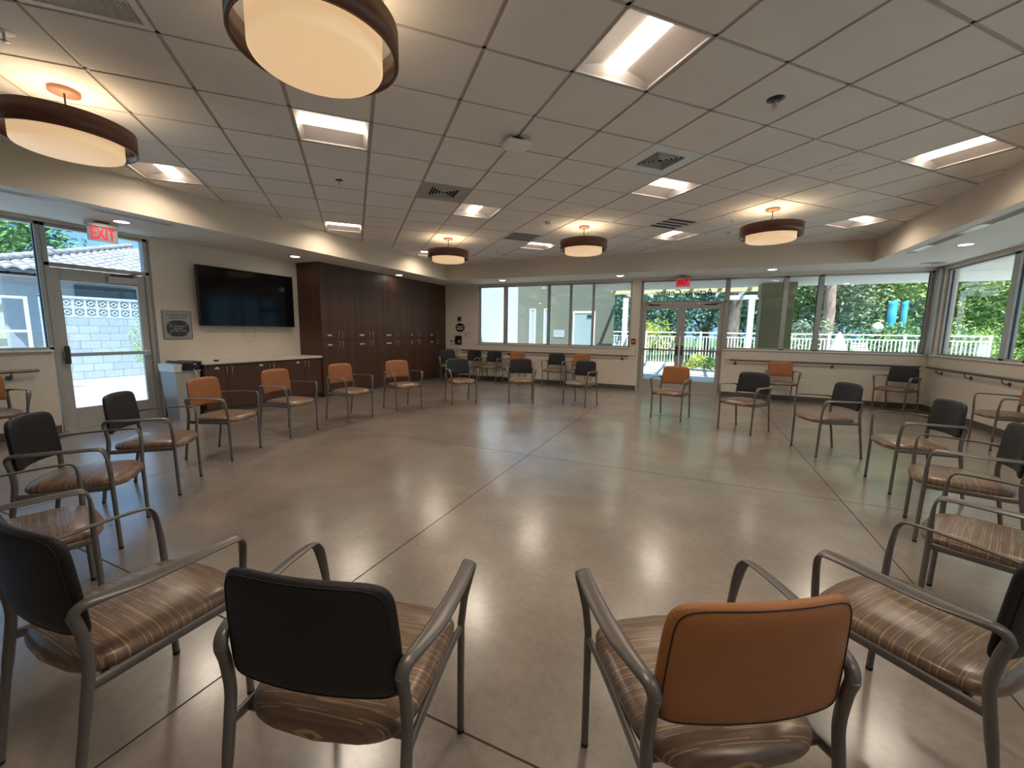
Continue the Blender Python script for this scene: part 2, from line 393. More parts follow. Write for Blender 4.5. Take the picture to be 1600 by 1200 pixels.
# ------------------------------------------------------------------ floor with saw-cut joints
JX = [-4.65, -1.68, 1.25]; JY = [-2.05, 1.10, 4.25, 7.40]
mb = MB(); g = 0.0042
xs = [XL-0.2] + JX + [XR+0.2]; ys = [YF-0.2] + JY + [YB+0.2]
for i in range(len(xs)-1):
    for j in range(len(ys)-1):
        x0 = xs[i] + (g if i else 0); x1 = xs[i+1] - (g if i < len(xs)-2 else 0)
        y0 = ys[j] + (g if j else 0); y1 = ys[j+1] - (g if j < len(ys)-2 else 0)
        mb.box(x0, x1, y0, y1, -0.02, 0)
mb.box(XL-0.2, XR+0.2, YF-0.2, YB+0.2, -0.12, -0.015, 1)
for x in JX: mb.box(x-g, x+g, YF-0.2, YB+0.2, -0.014, -0.0008, 2)
for y in JY: mb.box(XL-0.2, XR+0.2, y-g, y+g, -0.014, -0.0010, 2)
M['joint'] = mat('dark_joint_filler', (0.045, 0.034, 0.027), 0.8, noise=0.2)
struct('floor', mb, [M['floor'], M['void'], M['joint']])

# ------------------------------------------------------------------ walls
W = 0.2
# left wall: window opening y[-1.6,2.37], door 2.43..3.49
def wall_boxes(mb, axis, inner, outer, a0, a1, holes, zt, mi=0, split=None):
    """axis 'y': wall running along y between inner/outer x. holes: (b0,b1,z0,z1) sorted"""
    def bx(b0, b1, z0, z1, k=mi):
        if b1-b0 < 1e-4 or z1-z0 < 1e-4: return
        lo, hi = min(inner, outer), max(inner, outer)
        if axis == 'y': mb.box(lo, hi, b0, b1, z0, z1, k)
        else: mb.box(b0, b1, lo, hi, z0, z1, k)
    cur = a0
    for b0, b1, z0, z1 in holes:
        bx(cur, b0, 0, zt); bx(b0, b1, 0, z0, mi if split is None else split); bx(b0, b1, z1, zt); cur = b1
    bx(cur, a1, 0, zt)
mb = MB(); wall_boxes(mb, 'y', XL, XL-W, YF-W, YB+W, [(-1.9, 2.37, 1.09, 2.70), (2.37, 3.52, 0, 2.70)], CZ+0.2, 0, 1)
struct('wall_left', mb, [M['wall'], M['wall_rough']])
mb = MB(); wall_boxes(mb, 'x', YB, YB+W, XL, XR, [(-5.83, -1.49, 1.05, 2.68), (-1.28, 0.58, 0, 2.68), (0.58, 4.09, 1.08, 2.68)], CZ+0.2)
struct('wall_back', mb, [M['wall']])
mb = MB(); wall_boxes(mb, 'y', XR, XR+W, YF-W, YB+W, [(-1.6, 10.36, 1.08, 2.68)], CZ+0.2)
struct('wall_right', mb, [M['wall']])
mb = MB(); mb.box(XL, XR, YF-W, YF, 0, CZ+0.2); struct('wall_front', mb, [M['wall']])
# raised apron panels under the windows (the band between sill and handrail)
mb = MB()
mb.box(-6.84, -1.34, YB-0.025, YB, 0.86, 1.03); mb.box(0.64, XR-0.03, YB-0.025, YB, 0.86, 1.06)
mb.box(XR-0.025, XR, -2, YB-0.03, 0.86, 1.06)
struct('trim_1', mb, [M['wall']])
# sills
mb = MB()
mb.bbox(-5.86, -1.46, YB-0.05, YB+0.02, 1.03, 1.055); mb.bbox(0.60, 4.12, YB-0.05, YB+0.02, 1.06, 1.085)
mb.bbox(XR-0.05, XR+0.02, -1.6, YB-0.06, 1.06, 1.085); mb.bbox(XL-0.02, XL+0.04, -1.9, 2.37, 1.07, 1.095)
struct('trim_2', mb, [M['soffit']])
# baseboards
def bb(name, *a):
    mb = MB()
    for q in a: mb.bbox(*q, 0, 0.105, 0.003)
    struct(name, mb, [M['base']])
bb('baseboard_left', (XL, XL+0.012, YF, 2.36), (XL, XL+0.012, 3.53, 3.82))
bb('baseboard_back', (-6.9, -1.30, YB-0.012, YB), (0.60, XR-0.012, YB-0.012, YB))
bb('baseboard_right', (XR-0.012, XR, YF, YB))
bb('baseboard_front', (XL+0.02, XR-0.02, YF, YF+0.012))

# ------------------------------------------------------------------ soffit ring and fascia
mb = MB()
mb.box(XL, SX0, YF, YB, SZ, SZ+0.03); mb.box(SX1, XR, YF, YB, SZ, SZ+0.03)
mb.box(SX0, SX1, SY1, YB, SZ, SZ+0.03); mb.box(SX0, SX1, YF, SY0, SZ, SZ+0.03)
struct('trim_3', mb, [M['soffit']])
mb = MB(); fz = SZ
mb.box(SX0, SX0+0.006, SY0, SY1, fz, CZ+0.1); mb.box(SX1-0.006, SX1, SY0, SY1, fz, CZ+0.1)
mb.box(SX0+0.006, SX1-0.006, SY1-0.006, SY1, fz, CZ+0.1); mb.box(SX0+0.006, SX1-0.006, SY0, SY0+0.006, fz, CZ+0.1)
struct('trim_4', mb, [M['fascia']])

# ------------------------------------------------------------------ grid ceiling
def clip_poly(poly):
    for ax, lim, sgn in ((0, SX0, 1), (0, SX1, -1), (1, SY0, 1), (1, SY1, -1)):
        out = []
        for i in range(len(poly)):
            a, b_ = poly[i], poly[(i+1) % len(poly)]
            ia = sgn*(a[ax]-lim) >= 0; ib = sgn*(b_[ax]-lim) >= 0
            if ia: out.append(a)
            if ia != ib:
                t_ = (lim-a[ax])/(b_[ax]-a[ax]); out.append(a.lerp(b_, t_))
        poly = out
        if len(poly) < 3: return []
    return poly
TROF = {(1, 0): 'j', (-2, 3): 'i', (-5, 6): 'j', (-2, 9): 'i', (1, 6): 'j', (4, 9): 'i', (4, 3): 'i', (7, 6): 'j', (10, 3): 'i', (7, 0): 'j', (1, 12): 'i',
        (-2, -3): 'i', (4, -3): 'i', (1, -6): 'j'}
DIFF = [(0, 5), (3, 2)]; RET = [(3, 8), (6, 5)]; EGG = [(-4, 1)]
used = set(TROF) | set(DIFF) | set(RET) | set(EGG)
mb = MB()
for i in range(-16, 18):
    for j in range(-16, 20):
        if (i, j) in used: continue
        e_ = 0.024
        p = clip_poly([grid(i+e_, j+e_), grid(i+1-e_, j+e_), grid(i+1-e_, j+1-e_), grid(i+e_, j+1-e_)])
        if len(p) < 3: continue
        n_ = len(p)
        mb.add([(q.x, q.y, CZ-0.004) for q in p] + [(q.x, q.y, CZ+0.022) for q in p],
               [list(range(n_))[::-1], list(range(n_, 2*n_))] + [(k, (k+1) % n_, n_+(k+1) % n_, n_+k) for k in range(n_)])
ceil = struct('ceiling', mb, [M['tile']])
mb = MB()
def bars(fn):
    for a in range(-16, 20):
        p0, p1 = fn(a, -18), fn(a, 22)
        # clip to the rectangle
        t0, t1 = 0.0, 1.0; d = p1-p0; ok = True
        for ax, lo, hi in ((0, SX0, SX1), (1, SY0, SY1)):
            if abs(d[ax]) < 1e-9: continue
            ta, tb = (lo-p0[ax])/d[ax], (hi-p0[ax])/d[ax]
            if ta > tb: ta, tb = tb, ta
            t0, t1 = max(t0, ta), min(t1, tb)
        if t1-t0 < 0.002: continue
        q0, q1 = p0+d*t0, p0+d*t1; L = (q1-q0).length; an = math.atan2(d.y, d.x)
        mt = Matrix.Translation(Vector((q0.x, q0.y, CZ))) @ Matrix.Rotation(an, 4, 'Z')
        mb.box(0, L, -0.0125, 0.0125, 0.004, 0.010, 0, mt)
bars(lambda a, s_: grid(a, s_)); bars(lambda a, s_: grid(s_, a))
# wall angle round the edge
mb.box(SX0, SX0+0.02, SY0, SY1, CZ-0.002, CZ+0.004); mb.box(SX1-0.02, SX1, SY0, SY1, CZ-0.002, CZ+0.004)
mb.box(SX0, SX1, SY1-0.02, SY1, CZ-0.0025, CZ+0.004); mb.box(SX0, SX1, SY0, SY0+0.02, CZ-0.0025, CZ+0.004)
mb.box(SX0, SX1, SY0, SY1, CZ+0.12, CZ+0.13, 1)
gb = mb.build('ceiling_grid', [M['tbar'], M['void']], ceil)
# roof slab that closes the building; overhangs added and cut to shape the sunlight
mb = MB(); mb.box(XL-W, XR+W, YF-W, YB+W, CZ+0.35, CZ+0.6)
mb.box(-2.75, XR+W, YB+W, 13.35, SZ, CZ+0.6); mb.box(XL-W, -2.75, YB+W, YB+W+0.25, SZ, CZ+0.6); mb.box(XR+W, XR+2.4, YF-W, 13.35, SZ, CZ+0.6)
mb.box(XL-W, XL, YF-W, YB+W, CZ+0.2, CZ+0.35); mb.box(XR, XR+W, YF-W, YB+W, CZ+0.2, CZ+0.35); mb.box(XL, XR, YB, YB+W, CZ+0.2, CZ+0.35); mb.box(XL, XR, YF-W, YF, CZ+0.2, CZ+0.35)
struct('trim_5', mb, [M['soffit']])

# ------------------------------------------------------------------ ceiling fixtures
def make_troffer():
    t_ = empty('ceiling_light')
    mb = MB(); h = 0.292
    for a in (0, 1):   # rim
        for s_ in (-1, 1):
            if a == 0: mb.box(-h, h, s_*h-0.008*(s_ > 0), s_*h+0.008*(s_ < 0), 0.0, 0.10)
            else: mb.box(s_*h-0.008*(s_ > 0), s_*h+0.008*(s_ < 0), -h, h, 0.0, 0.10)
    mb.box(-h, h, -h, h, 0.10, 0.105)
    mb.build('housing', M['white'], t_)
    mb = MB()
    prof = []
    for k in range(9):
        u = k/8; prof.append((0.283-(0.283-0.082)*u, 0.012+0.062*math.sin(u*PI/2)))
    for s_ in (-1, 1):
        vs = []; L = 0.283
        for x, z in prof: vs += [(s_*x, -L, z), (s_*x, L, z)]
        mb.add(vs, [(2*k, 2*k+1, 2*k+3, 2*k+2) for k in range(8)], 0, True)
        # curved end plates
        vs = []; n_ = 10
        for k in range(n_+1):
            x = -0.283+0.566*k/n_; zz = 0.012+0.062*math.cos(x/0.283*PI/2)**0.7 if abs(x) < 0.282 else 0.012
            vs += [(x, s_*0.284, 0.004), (x, s_*0.250, zz)]
        mb.add(vs, [(2*k, 2*k+1, 2*k+3, 2*k+2) for k in range(n_)], 0, True)
    mb.build('reflector', M['reflector'], t_)
    mb = MB(); vs = []; n_ = 12
    for k in range(n_+1):
        a = PI*k/n_; x = -0.078*math.cos(a); z = 0.072-0.040*math.sin(a)
        vs += [(x, -0.262, z), (x, 0.262, z)]
    mb.add(vs, [(2*k, 2*k+1, 2*k+3, 2*k+2) for k in range(n_)], 0, True)
    mb.add([vs[2*k] for k in range(n_+1)], [tuple(range(n_+1))]); mb.add([vs[2*k+1] for k in range(n_+1)], [tuple(range(n_+1))])
    mb.build('lens', M['led'], t_)
    return t_
tl = {(1, 0): 'largest recessed ceiling light in view, upper right of the pendant closest overhead',
      (-2, 3): 'square recessed ceiling light just beyond the large wooden pendant overhead', (-5, 6): 'recessed ceiling light beside the left wood drum pendant, next to the soffit',
      (-2, 9): 'small recessed ceiling light against the soffit above the television end of the cabinets', (1, 6): 'recessed ceiling light next to the grey four-way air diffuser',
      (4, 9): 'recessed ceiling light between the two farthest middle pendants', (4, 3): 'recessed ceiling light touching the white four-way air diffuser',
      (7, 6): 'recessed ceiling light just beyond the white slotted return grille', (10, 3): 'recessed ceiling light beside the right-hand pendant and the soffit corner',
      (7, 0): 'long-looking recessed ceiling light nearest the right window wall', (1, 12): 'recessed ceiling light half hidden behind the pendant above the tall cabinets',
      (-2, -3): 'recessed ceiling light behind the camera over the front left', (4, -3): 'recessed ceiling light behind the camera over the front right', (1, -6): 'recessed ceiling light near the front wall'}
tr0 = None
for (i, j), d in TROF.items():
    c = grid(i+0.5, j+0.5); loc = (c.x, c.y, CZ); rz = TH + (PI/2 if d == 'i' else 0)
    ld = bpy.data.lights.new('troffer_lamp', 'AREA'); ld.shape = 'RECTANGLE'; ld.size = 0.12; ld.size_y = 0.50; ld.energy = TROFFER_W; ld.color = (1.0, 0.86, 0.70); ld.spread = math.radians(150)
    lo = bpy.data.objects.new('troffer_lamp', ld); COL.objects.link(lo); lo.location = (c.x, c.y, CZ+0.028); lo.rotation_euler.z = rz
    if tr0 is None:
        tr0 = make_troffer(); tr0.location = loc; tr0.rotation_euler.z = rz; tag(tr0, tl[(i, j)], 'ceiling light', 'recessed square ceiling lights'); o = tr0
    else: o = dup(tr0, loc, rz, tl[(i, j)])

def make_diffuser(mtl):
    t_ = empty('air_diffuser'); mb = MB()
    h = 0.296; q = 0.175
    for a, b_, c, d in ((-h, h, q, h), (-h, h, -h, -q), (-h, -q, -q, q), (q, h, -q, q)): mb.box(a, b_, c, d, 0.0, 0.012)
    mb.build('face_plate', mtl, t_)
    mb = MB(); mb.box(-h, h, -h, h, 0.06, 0.065); mb.build('duct', M['void'], t_)
    mb = MB()
    for k in range(5):
        r = 0.172-0.034*k; r2 = r-0.024
        vs = [(-r, -r, 0.002), (r, -r, 0.002), (r, r, 0.002), (-r, r, 0.002), (-r2, -r2, 0.03), (r2, -r2, 0.03), (r2, r2, 0.03), (-r2, r2, 0.03)]
        w2 = 0.006
        vs2 = [(-r+w2, -r+w2, 0.002), (r-w2, -r+w2, 0.002), (r-w2, r-w2, 0.002), (-r+w2, r-w2, 0.002)]
        mb.add(vs[:4]+vs2, [(a, (a+1) % 4, 4+(a+1) % 4, 4+a) for a in range(4)])
        mb.add([vs[a] for a in range(4)] + [(x, y, 0.016) for x, y, z in vs[:4]], [(a, (a+1) % 4, 4+(a+1) % 4, 4+a) for a in range(4)])
    mb.build('louver', M['offwhite'], t_)
    return t_
M['diffgrey'] = mat('grey_diffuser_enamel', (0.36, 0.33, 0.31), 0.5, noise=0.05)
M['diffwhite'] = mat('white_diffuser_enamel', (0.70, 0.74, 0.72), 0.4, noise=0.05)
for (i, j), mt_, lb in (((0, 5), M['diffgrey'], 'grey square four-way air diffuser with nested louvers in the ceiling'), ((3, 2), M['diffwhite'], 'pale glossy square four-way air diffuser with nested louvers in the ceiling')):
    d = make_diffuser(mt_); c = grid(i+0.5, j+0.5); d.location = (c.x, c.y, CZ); d.rotation_euler.z = TH
    tag(d, lb, 'air vent', 'four-way ceiling air diffusers')
for n_, (i, j) in enumerate(RET):
    t_ = thing('return_grille', ['slotted air return grille in the ceiling left of the middle pendant', 'white-framed slotted air return grille right of the middle pendant'][n_], 'air vent', group='slotted ceiling return grilles')
    c = grid(i+0.5, j+0.5); t_.location = (c.x, c.y, CZ); t_.rotation_euler.z = TH
    mb = MB(); h = 0.296; q = 0.262
    for a, b_, c_, d in ((-h, h, q, h), (-h, h, -h, -q), (-h, -q, -q, q), (q, h, -q, q)): mb.box(a, b_, c_, d, -0.001, 0.012)
    for k in (-1, 0, 1): mb.box(-q, q, k*0.131-0.012, k*0.131+0.012, 0.0, 0.012)
    mb.build('grille_frame', M['white'] if n_ else M['tbar'], t_)
    mb = MB()
    for k in range(36):
        y = -q+2*q*(k+0.5)/36; mb.box(-q, q, y-0.0015, y+0.0015, 0.004, 0.016)
    mb.build('slats', M['base'], t_)
    mb = MB(); mb.box(-h, h, -h, h, 0.05, 0.055); mb.build('duct', M['void'], t_)
t_ = thing('supply_grille', 'large finely slatted white air grille in the ceiling above the left pendant', 'air vent'); c = grid(-3.5, 1.5); t_.location = (c.x, c.y, CZ); t_.rotation_euler.z = TH
mb = MB(); h = 0.296; q = 0.262
for a, b_, c_, d in ((-h, h, q, h), (-h, h, -h, -q), (-h, -q, -q, q), (q, h, -q, q)): mb.box(a, b_, c_, d, -0.002, 0.012)
mb.box(-q, q, -0.09, -0.083, 0, 0.012); mb.box(-q, q, 0.083, 0.09, 0, 0.012)
mb.build('grille_frame', M['white'], t_)
mb = MB()
for k in range(40):
    x = -q+2*q*(k+0.5)/40; mb.box(x-0.0022, x+0.0022, -q, q, 0.002, 0.012)
mb.build('slats', M['white'], t_)
mb = MB(); mb.box(-h, h, -h, h, 0.05, 0.055); mb.build('duct', M['void'], t_)

# round ceiling speakers
def speaker(x, y, lb):
    t_ = thing('ceiling_speaker', lb, 'speaker', (x, y, CZ), group='round ceiling speakers')
    mb = MB(); mb.lathe([(0.135, 0.006), (0.135, -0.004), (0.128, -0.009), (0.118, -0.007), (0.116, 0.006)], closed=True); mb.build('bezel', M['white'], t_)
    mb = MB(); mb.lathe([(0.117, -0.003), (0.08, -0.006), (0.02, -0.007), (0.0005, -0.007)]); mb.build('mesh_cover', M['tile'], t_)
speaker(-4.761, 2.841, 'round ceiling speaker nearest the left pendant'); speaker(-4.80, 5.453, 'round ceiling speaker above the television wall, far left')
speaker(1.294, 5.467, 'round ceiling speaker right of the white diffuser'); speaker(-1.753, 5.874, 'round ceiling speaker just before the middle far pendant')
# sprinklers
def sprinkler(x, y, z, lb, dark=False, s=1.0):
    t_ = thing('ceiling_sprinkler', lb, 'sprinkler', (x, y, z), group='ceiling sprinklers')
    mb = MB(); mb.lathe([(0.0005, 0), (0.036*s, 0), (0.036*s, -0.004), (0.02*s, -0.010), (0.0005, -0.010)]); mb.build('escutcheon', M['black'] if dark else M['white'], t_)
    mb = MB(); mb.tube([(0, 0, -0.008), (0, 0, -0.035*s)], 0.005*s)
    mb.tube([(0.011*s, 0, -0.012), (0.013*s, 0, -0.025*s), (0, 0, -0.040*s)], 0.002*s, n=6); mb.tube([(-0.011*s, 0, -0.012), (-0.013*s, 0, -0.025*s), (0, 0, -0.040*s)], 0.002*s, n=6)
    mb.lathe([(0.0005, -0.040*s), (0.016*s, -0.040*s), (0.016*s, -0.042*s), (0.0005, -0.043*s)]); mb.build('sprinkler_head', M['steel'], t_)
sprinkler(-3.913, 3.73, CZ, 'dark ceiling sprinkler in the tile beyond the large near pendant light', True, 1.2)
sprinkler(0.421, 3.726, CZ, 'chrome ceiling sprinkler right of the largest recessed light', True, 1.7)
sprinkler(-3.941, 7.195, CZ, 'small ceiling sprinkler right of the pendant above the tall cabinets')
sprinkler(0.385, 7.16, CZ, 'small ceiling sprinkler left of the right-hand pendant')
sprinkler(-3.86, 1.177, CZ, 'white ceiling sprinkler above the left wood pendant, near the slatted grille', s=1.4)
sprinkler(-0.42, 10.0, SZ, 'white soffit sprinkler above the double doors')
sprinkler(-1.47, 9.54, SZ, 'white soffit sprinkler near the pier left of the double doors')
sprinkler(-6.6, 5.1, SZ, 'white soffit sprinkler above the television')
def detector(x, y, z, lb):
    t_ = thing('smoke_detector', lb, 'smoke detector', (x, y, z), group='ceiling smoke detectors')
    mb = MB(); mb.lathe([(0.0005, 0), (0.065, 0), (0.065, -0.012), (0.0005, -0.012)]); mb.build('base_ring', M['white'], t_)
    mb = MB(); mb.lathe([(0.050, -0.012), (0.050, -0.032), (0.036, -0.046), (0.0005, -0.050)]); mb.build('dome', M['offwhite'], t_)
detector(-2.232, 6.311, CZ, 'smoke detector left of the middle far pendant'); detector(-4.019, 8.175, CZ, 'smoke detector near the far soffit edge')
detector(0.417, 8.018, CZ, 'smoke detector left of the right-hand pendant, near the soffit')
# wireless access point hanging just below the grid
t_ = thing('wireless_access_point', 'white rounded-square wireless access point hung under the ceiling grid', 'access point', (-1.592, 3.582, CZ), TH)
mb = MB(); mb.bbox(-0.115, 0.115, -0.105, 0.105, -0.075, -0.035, 0.018); mb.build('housing', M['white'], t_)
mb = MB(); mb.bbox(-0.05, 0.05, -0.05, 0.05, -0.036, -0.002, 0.004); mb.tube(spline([(0.04, 0.10, -0.01), (0.03, 0.13, -0.02), (0.0, 0.10, -0.04)]), 0.004); mb.build('bracket', M['darkmetal'], t_)
mb = MB(); mb.disc(0.006, (0, 0, -0.0755)); mb.build('status_light', M['steel'], t_)

# recessed downlights in the soffit
def make_down():
    t_ = empty('downlight')
    mb = MB(); mb.lathe([(0.092, 0.0), (0.092, -0.004), (0.078, -0.006), (0.074, -0.001)]); mb.build('trim_ring', M['white'], t_)
    mb = MB(); mb.disc(0.074, (0, 0, -0.002), up=False); mb.build('lens', M['downl'], t_)
    return t_
dl0 = None
for x, y, lb in ((-6.806, 2.894, 'round soffit downlight above the left glass door'), (-6.90, 5.455, 'round soffit downlight at the near end of the tall cabinets'),
                 (-6.70, 8.143, 'round soffit downlight grazing the tall cabinet doors'), (-4.72, 9.85, 'round soffit downlight above the left end of the back windows'),
                 (-1.70, 9.90, 'round soffit downlight above the pier left of the double doors'), (1.333, 9.88, 'round soffit downlight above the windows right of the double doors'),
                 (3.423, 8.107, 'round soffit downlight by the right window wall')):
    if dl0 is None: dl0 = make_down(); dl0.location = (x, y, SZ); tag(dl0, lb, 'downlight', 'round soffit downlights')
    else: dup(dl0, (x, y, SZ), 0, lb)
# linear slot diffusers
def slot(x, y0, y1, lb):
    t_ = thing('slot_diffuser', lb, 'air vent', (x, 0, SZ), group='linear slot diffusers in the soffit')
    mb = MB()
    for k in range(4): mb.box(-0.055+k*0.034, -0.047+k*0.034, y0, y1, -0.006, 0.0)
    mb.box(-0.055, 0.055, y0-0.01, y0, -0.006, 0); mb.box(-0.055, 0.055, y1, y1+0.01, -0.006, 0); mb.build('slot_frame', M['white'], t_)
    mb = MB(); mb.box(-0.05, 0.05, y0, y1, -0.0015, -0.0005); mb.build('slot_recess', M['void'], t_)
    mb = MB(); n_ = int((y1-y0)/0.6)
    for k in range(n_):
        a = y0+(y1-y0)*k/n_
        if k % 2: mb.box(-0.05, 0.05, a, a+(y1-y0)/n_*0.8, -0.004, -0.002)
    mb.build('damper_blade', M['steel'], t_)
slot(-6.40, -1.2, 3.24, 'long linear slot air diffuser in the soffit above the left windows'); slot(3.0, 0.0, 8.60, 'long linear slot air diffuser in the soffit before the right windows')
# corner soffit disc
t_ = thing('corner_ceiling_plate', 'thin dark round plate on the soffit in the far right corner', 'ceiling plate', (3.80, 9.95, SZ))
mb = MB(); mb.lathe([(0.0005, 0), (0.17, 0), (0.17, -0.006), (0.15, -0.012), (0.0005, -0.014)]); mb.build('plate', M['trim'], t_)
mb = MB(); mb.lathe([(0.0005, -0.014), (0.02, -0.014), (0.02, -0.03), (0.0005, -0.03)]); mb.build('knob', M['steel'], t_)

# ------------------------------------------------------------------ drum pendants
def make_pendant():
    t_ = empty('pendant_light')
    R = 0.382; zt, zb = 2.905-CZ, 2.762-CZ
    mb = MB(); mb.lathe([(R, zb), (R, zt), (R-0.012, zt), (R-0.012, zb)], n=72, closed=True); mb.build('drum_shade', M['drum'], t_)
    mb = MB(); mb.lathe([(R-0.0125, zb+0.001), (R-0.0125, zt-0.001), (R-0.018, zt-0.001), (R-0.018, zb+0.001)], n=72, closed=True); mb.build('shade_lining', M['lining'], t_)
    r = 0.302
    mb = MB(); mb.lathe([(0.0005, zb-0.055), (r-0.016, zb-0.055), (r-0.006, zb-0.051), (r, zb-0.040), (r, zt-0.03), (r-0.01, zt-0.03)], n=72); mb.build('diffuser', M['acryl'], t_)
    mb = MB(); mb.lathe([(0.0005, zt-0.032), (r-0.012, zt-0.032)], n=48); mb.build('uplight_lens', M['upl'], t_)
    mb = MB(); mb.lathe([(0.0005, 0), (0.088, 0), (0.088, -0.030), (0.0005, -0.030)], n=40); mb.build('canopy', M['canopy'], t_)
    mb = MB(); mb.tube([(0, 0, -0.03), (0, 0, zt-0.03)], 0.006); mb.build('stem', M['darkmetal'], t_)
    mb = MB()
    for k in range(3):
        a = 2*PI*k/3+0.5; mb.tube([(0.03*math.cos(a), 0.03*math.sin(a), -0.03), (R*0.94*math.cos(a), R*0.94*math.sin(a), zt-0.01)], 0.0012, n=5)
    for k in range(3):
        a = 2*PI*k/3+0.5; mb.box(0.05, R-0.013, -0.006, 0.006, zt-0.026, zt-0.020, 0, Matrix.Rotation(a, 4, 'Z'))
    mb.build('hanger_wires', M['steel'], t_)
    return t_
def acryl_mat(name, strength):
    m, t, b = new_mat(name)
    b.inputs['Base Color'].default_value = (0.75, 0.68, 0.55, 1); b.inputs['Roughness'].default_value = 0.45
    b.inputs['Emission Color'].default_value = (1.0, 0.64, 0.33, 1); b.inputs['Emission Strength'].default_value = strength
    return m
M['acryl'] = acryl_mat('pendant_acrylic', 0.62)
M['upl'] = emit('pendant_uplight', (1.0, 0.76, 0.48), PENDANT_UP)
M['lining'] = wood_mat('shade_lining_wood', (0.035, 0.013, 0.007), (0.08, 0.03, 0.016), 0.3, 14, 'R')
pd = make_pendant(); pd.location = (-1.785, 1.60, CZ); tag(pd, 'round wooden drum pendant light hanging closest overhead, cut by the frame top', 'pendant light', 'wooden drum pendant lights')
for x, y, lb in ((-4.371, 1.60, 'round wooden drum pendant light near the left windows'), (-4.378, 6.75, 'far wooden drum pendant light in front of the tall cabinets'),
                 (-1.785, 6.80, 'far wooden drum pendant light in the middle of the room'), (0.853, 6.775, 'far wooden drum pendant light on the right, before the window corner')):
    dup(pd, (x, y, CZ), random.random()*0.2, lb)

# ------------------------------------------------------------------ windows and doors
def pane(mb, axis, c, a0, a1, z0, z1):
    if axis == 'x': mb.box(a0, a1, c-0.003, c+0.003, z0, z1)
    else: mb.box(c-0.003, c+0.003, a0, a1, z0, z1)
def win(name, axis, c, a0, a1, z0, z1, mull, fw_=0.045, gm='glass', depth=0.10):
    """frame around a0..a1, vertical mullions (centre, width)"""
    e = tag(empty(name), kind='structure'); mb = MB(); d0, d1 = c-depth/2, c+depth/2
    def bx(p0, p1, q0, q1):
        if axis == 'x': mb.bbox(p0, p1, d0, d1, q0, q1, 0.004)
        else: mb.bbox(d0, d1, p0, p1, q0, q1, 0.004)
    bx(a0, a1, z0, z0+fw_*0.7); bx(a0, a1, z1-fw_*0.9, z1); bx(a0, a0+fw_, z0, z1); bx(a1-fw_, a1, z0, z1)
    for mc, mw in mull: bx(mc-mw/2, mc+mw/2, z0, z1)
    mb.build('window_frame', M['trim'], e)
    edges = [a0+fw_] + sum([[mc-mw/2, mc+mw/2] for mc, mw in mull], []) + [a1-fw_]
    for k in range(0, len(edges), 2):
        g_ = MB(); pane(g_, axis, c, edges[k], edges[k+1], z0+fw_*0.7, z1-fw_*0.9); g_.build('glass_pane', M[gm], e)
    mb = MB()   # dark glazing gasket down both edges of each pane
    for k in range(0, len(edges), 2):
        for q in (edges[k], edges[k+1]):
            s_ = 1 if q == edges[k] else -1
            if axis == 'x': mb.box(min(q, q+s_*0.008), max(q, q+s_*0.008), c-0.012, c+0.012, z0, z1)
            else: mb.box(c-0.012, c+0.012, min(q, q+s_*0.008), max(q, q+s_*0.008), z0, z1)
    mb.build('gasket', M['darkmetal'], e)
    return e
win('window_1', 'y', XL-0.09, -1.9, 2.40, 1.095, 2.70, [(0.6, 0.06)], gm='glassL')
win('window_2', 'x', YB+0.10, -5.83, -1.49, 1.055, 2.685, [(-4.97, 0.09), (-3.68, 0.06), (-3.07, 0.045), (-2.47, 0.045)])
win('window_3', 'x', YB+0.10, 0.60, 4.09, 1.085, 2.685, [(1.715, 0.09), (2.335, 0.09)])
win('window_4', 'y', XR+0.10, -1.6, 10.36, 1.085, 2.685, [(8.585, 0.13), (8.10, 0.07), (6.2, 0.09), (4.3, 0.09), (2.4, 0.09), (0.5, 0.09)])
# corner post
mb = MB(); mb.bbox(XR-0.07, XR+0.12, YB-0.11, YB+0.12, 1.08, 2.70, 0.01); struct('trim_6', mb, [M['trim']])

def transom(name, axis, c, a0, a1, z0, z1, gm):
    e = tag(empty(name), kind='structure'); mb = MB()
    def bx(p0, p1, q0, q1, d=0.055):
        if axis == 'x': mb.bbox(p0, p1, c-d, c+d, q0, q1, 0.004)
        else: mb.bbox(c-d, c+d, p0, p1, q0, q1, 0.004)
    bx(a0, a1, z0, z0+0.05); bx(a0, a1, z1-0.045, z1); bx(a0, a0+0.05, 0, z1); bx(a1-0.05, a1, 0, z1)
    mb.build('door_frame', M['trim'], e)
    g_ = MB(); pane(g_, axis, c, a0+0.05, a1-0.05, z0+0.05, z1-0.045); g_.build('transom_glass', M[gm], e)
    return e
tr_l = transom('door_1', 'y', XL-0.09, 2.40, 3.50, 2.165, 2.70, 'glassL')
tr_b = transom('door_2', 'x', YB+0.10, -1.28, 0.60, 2.135, 2.685, 'glass')

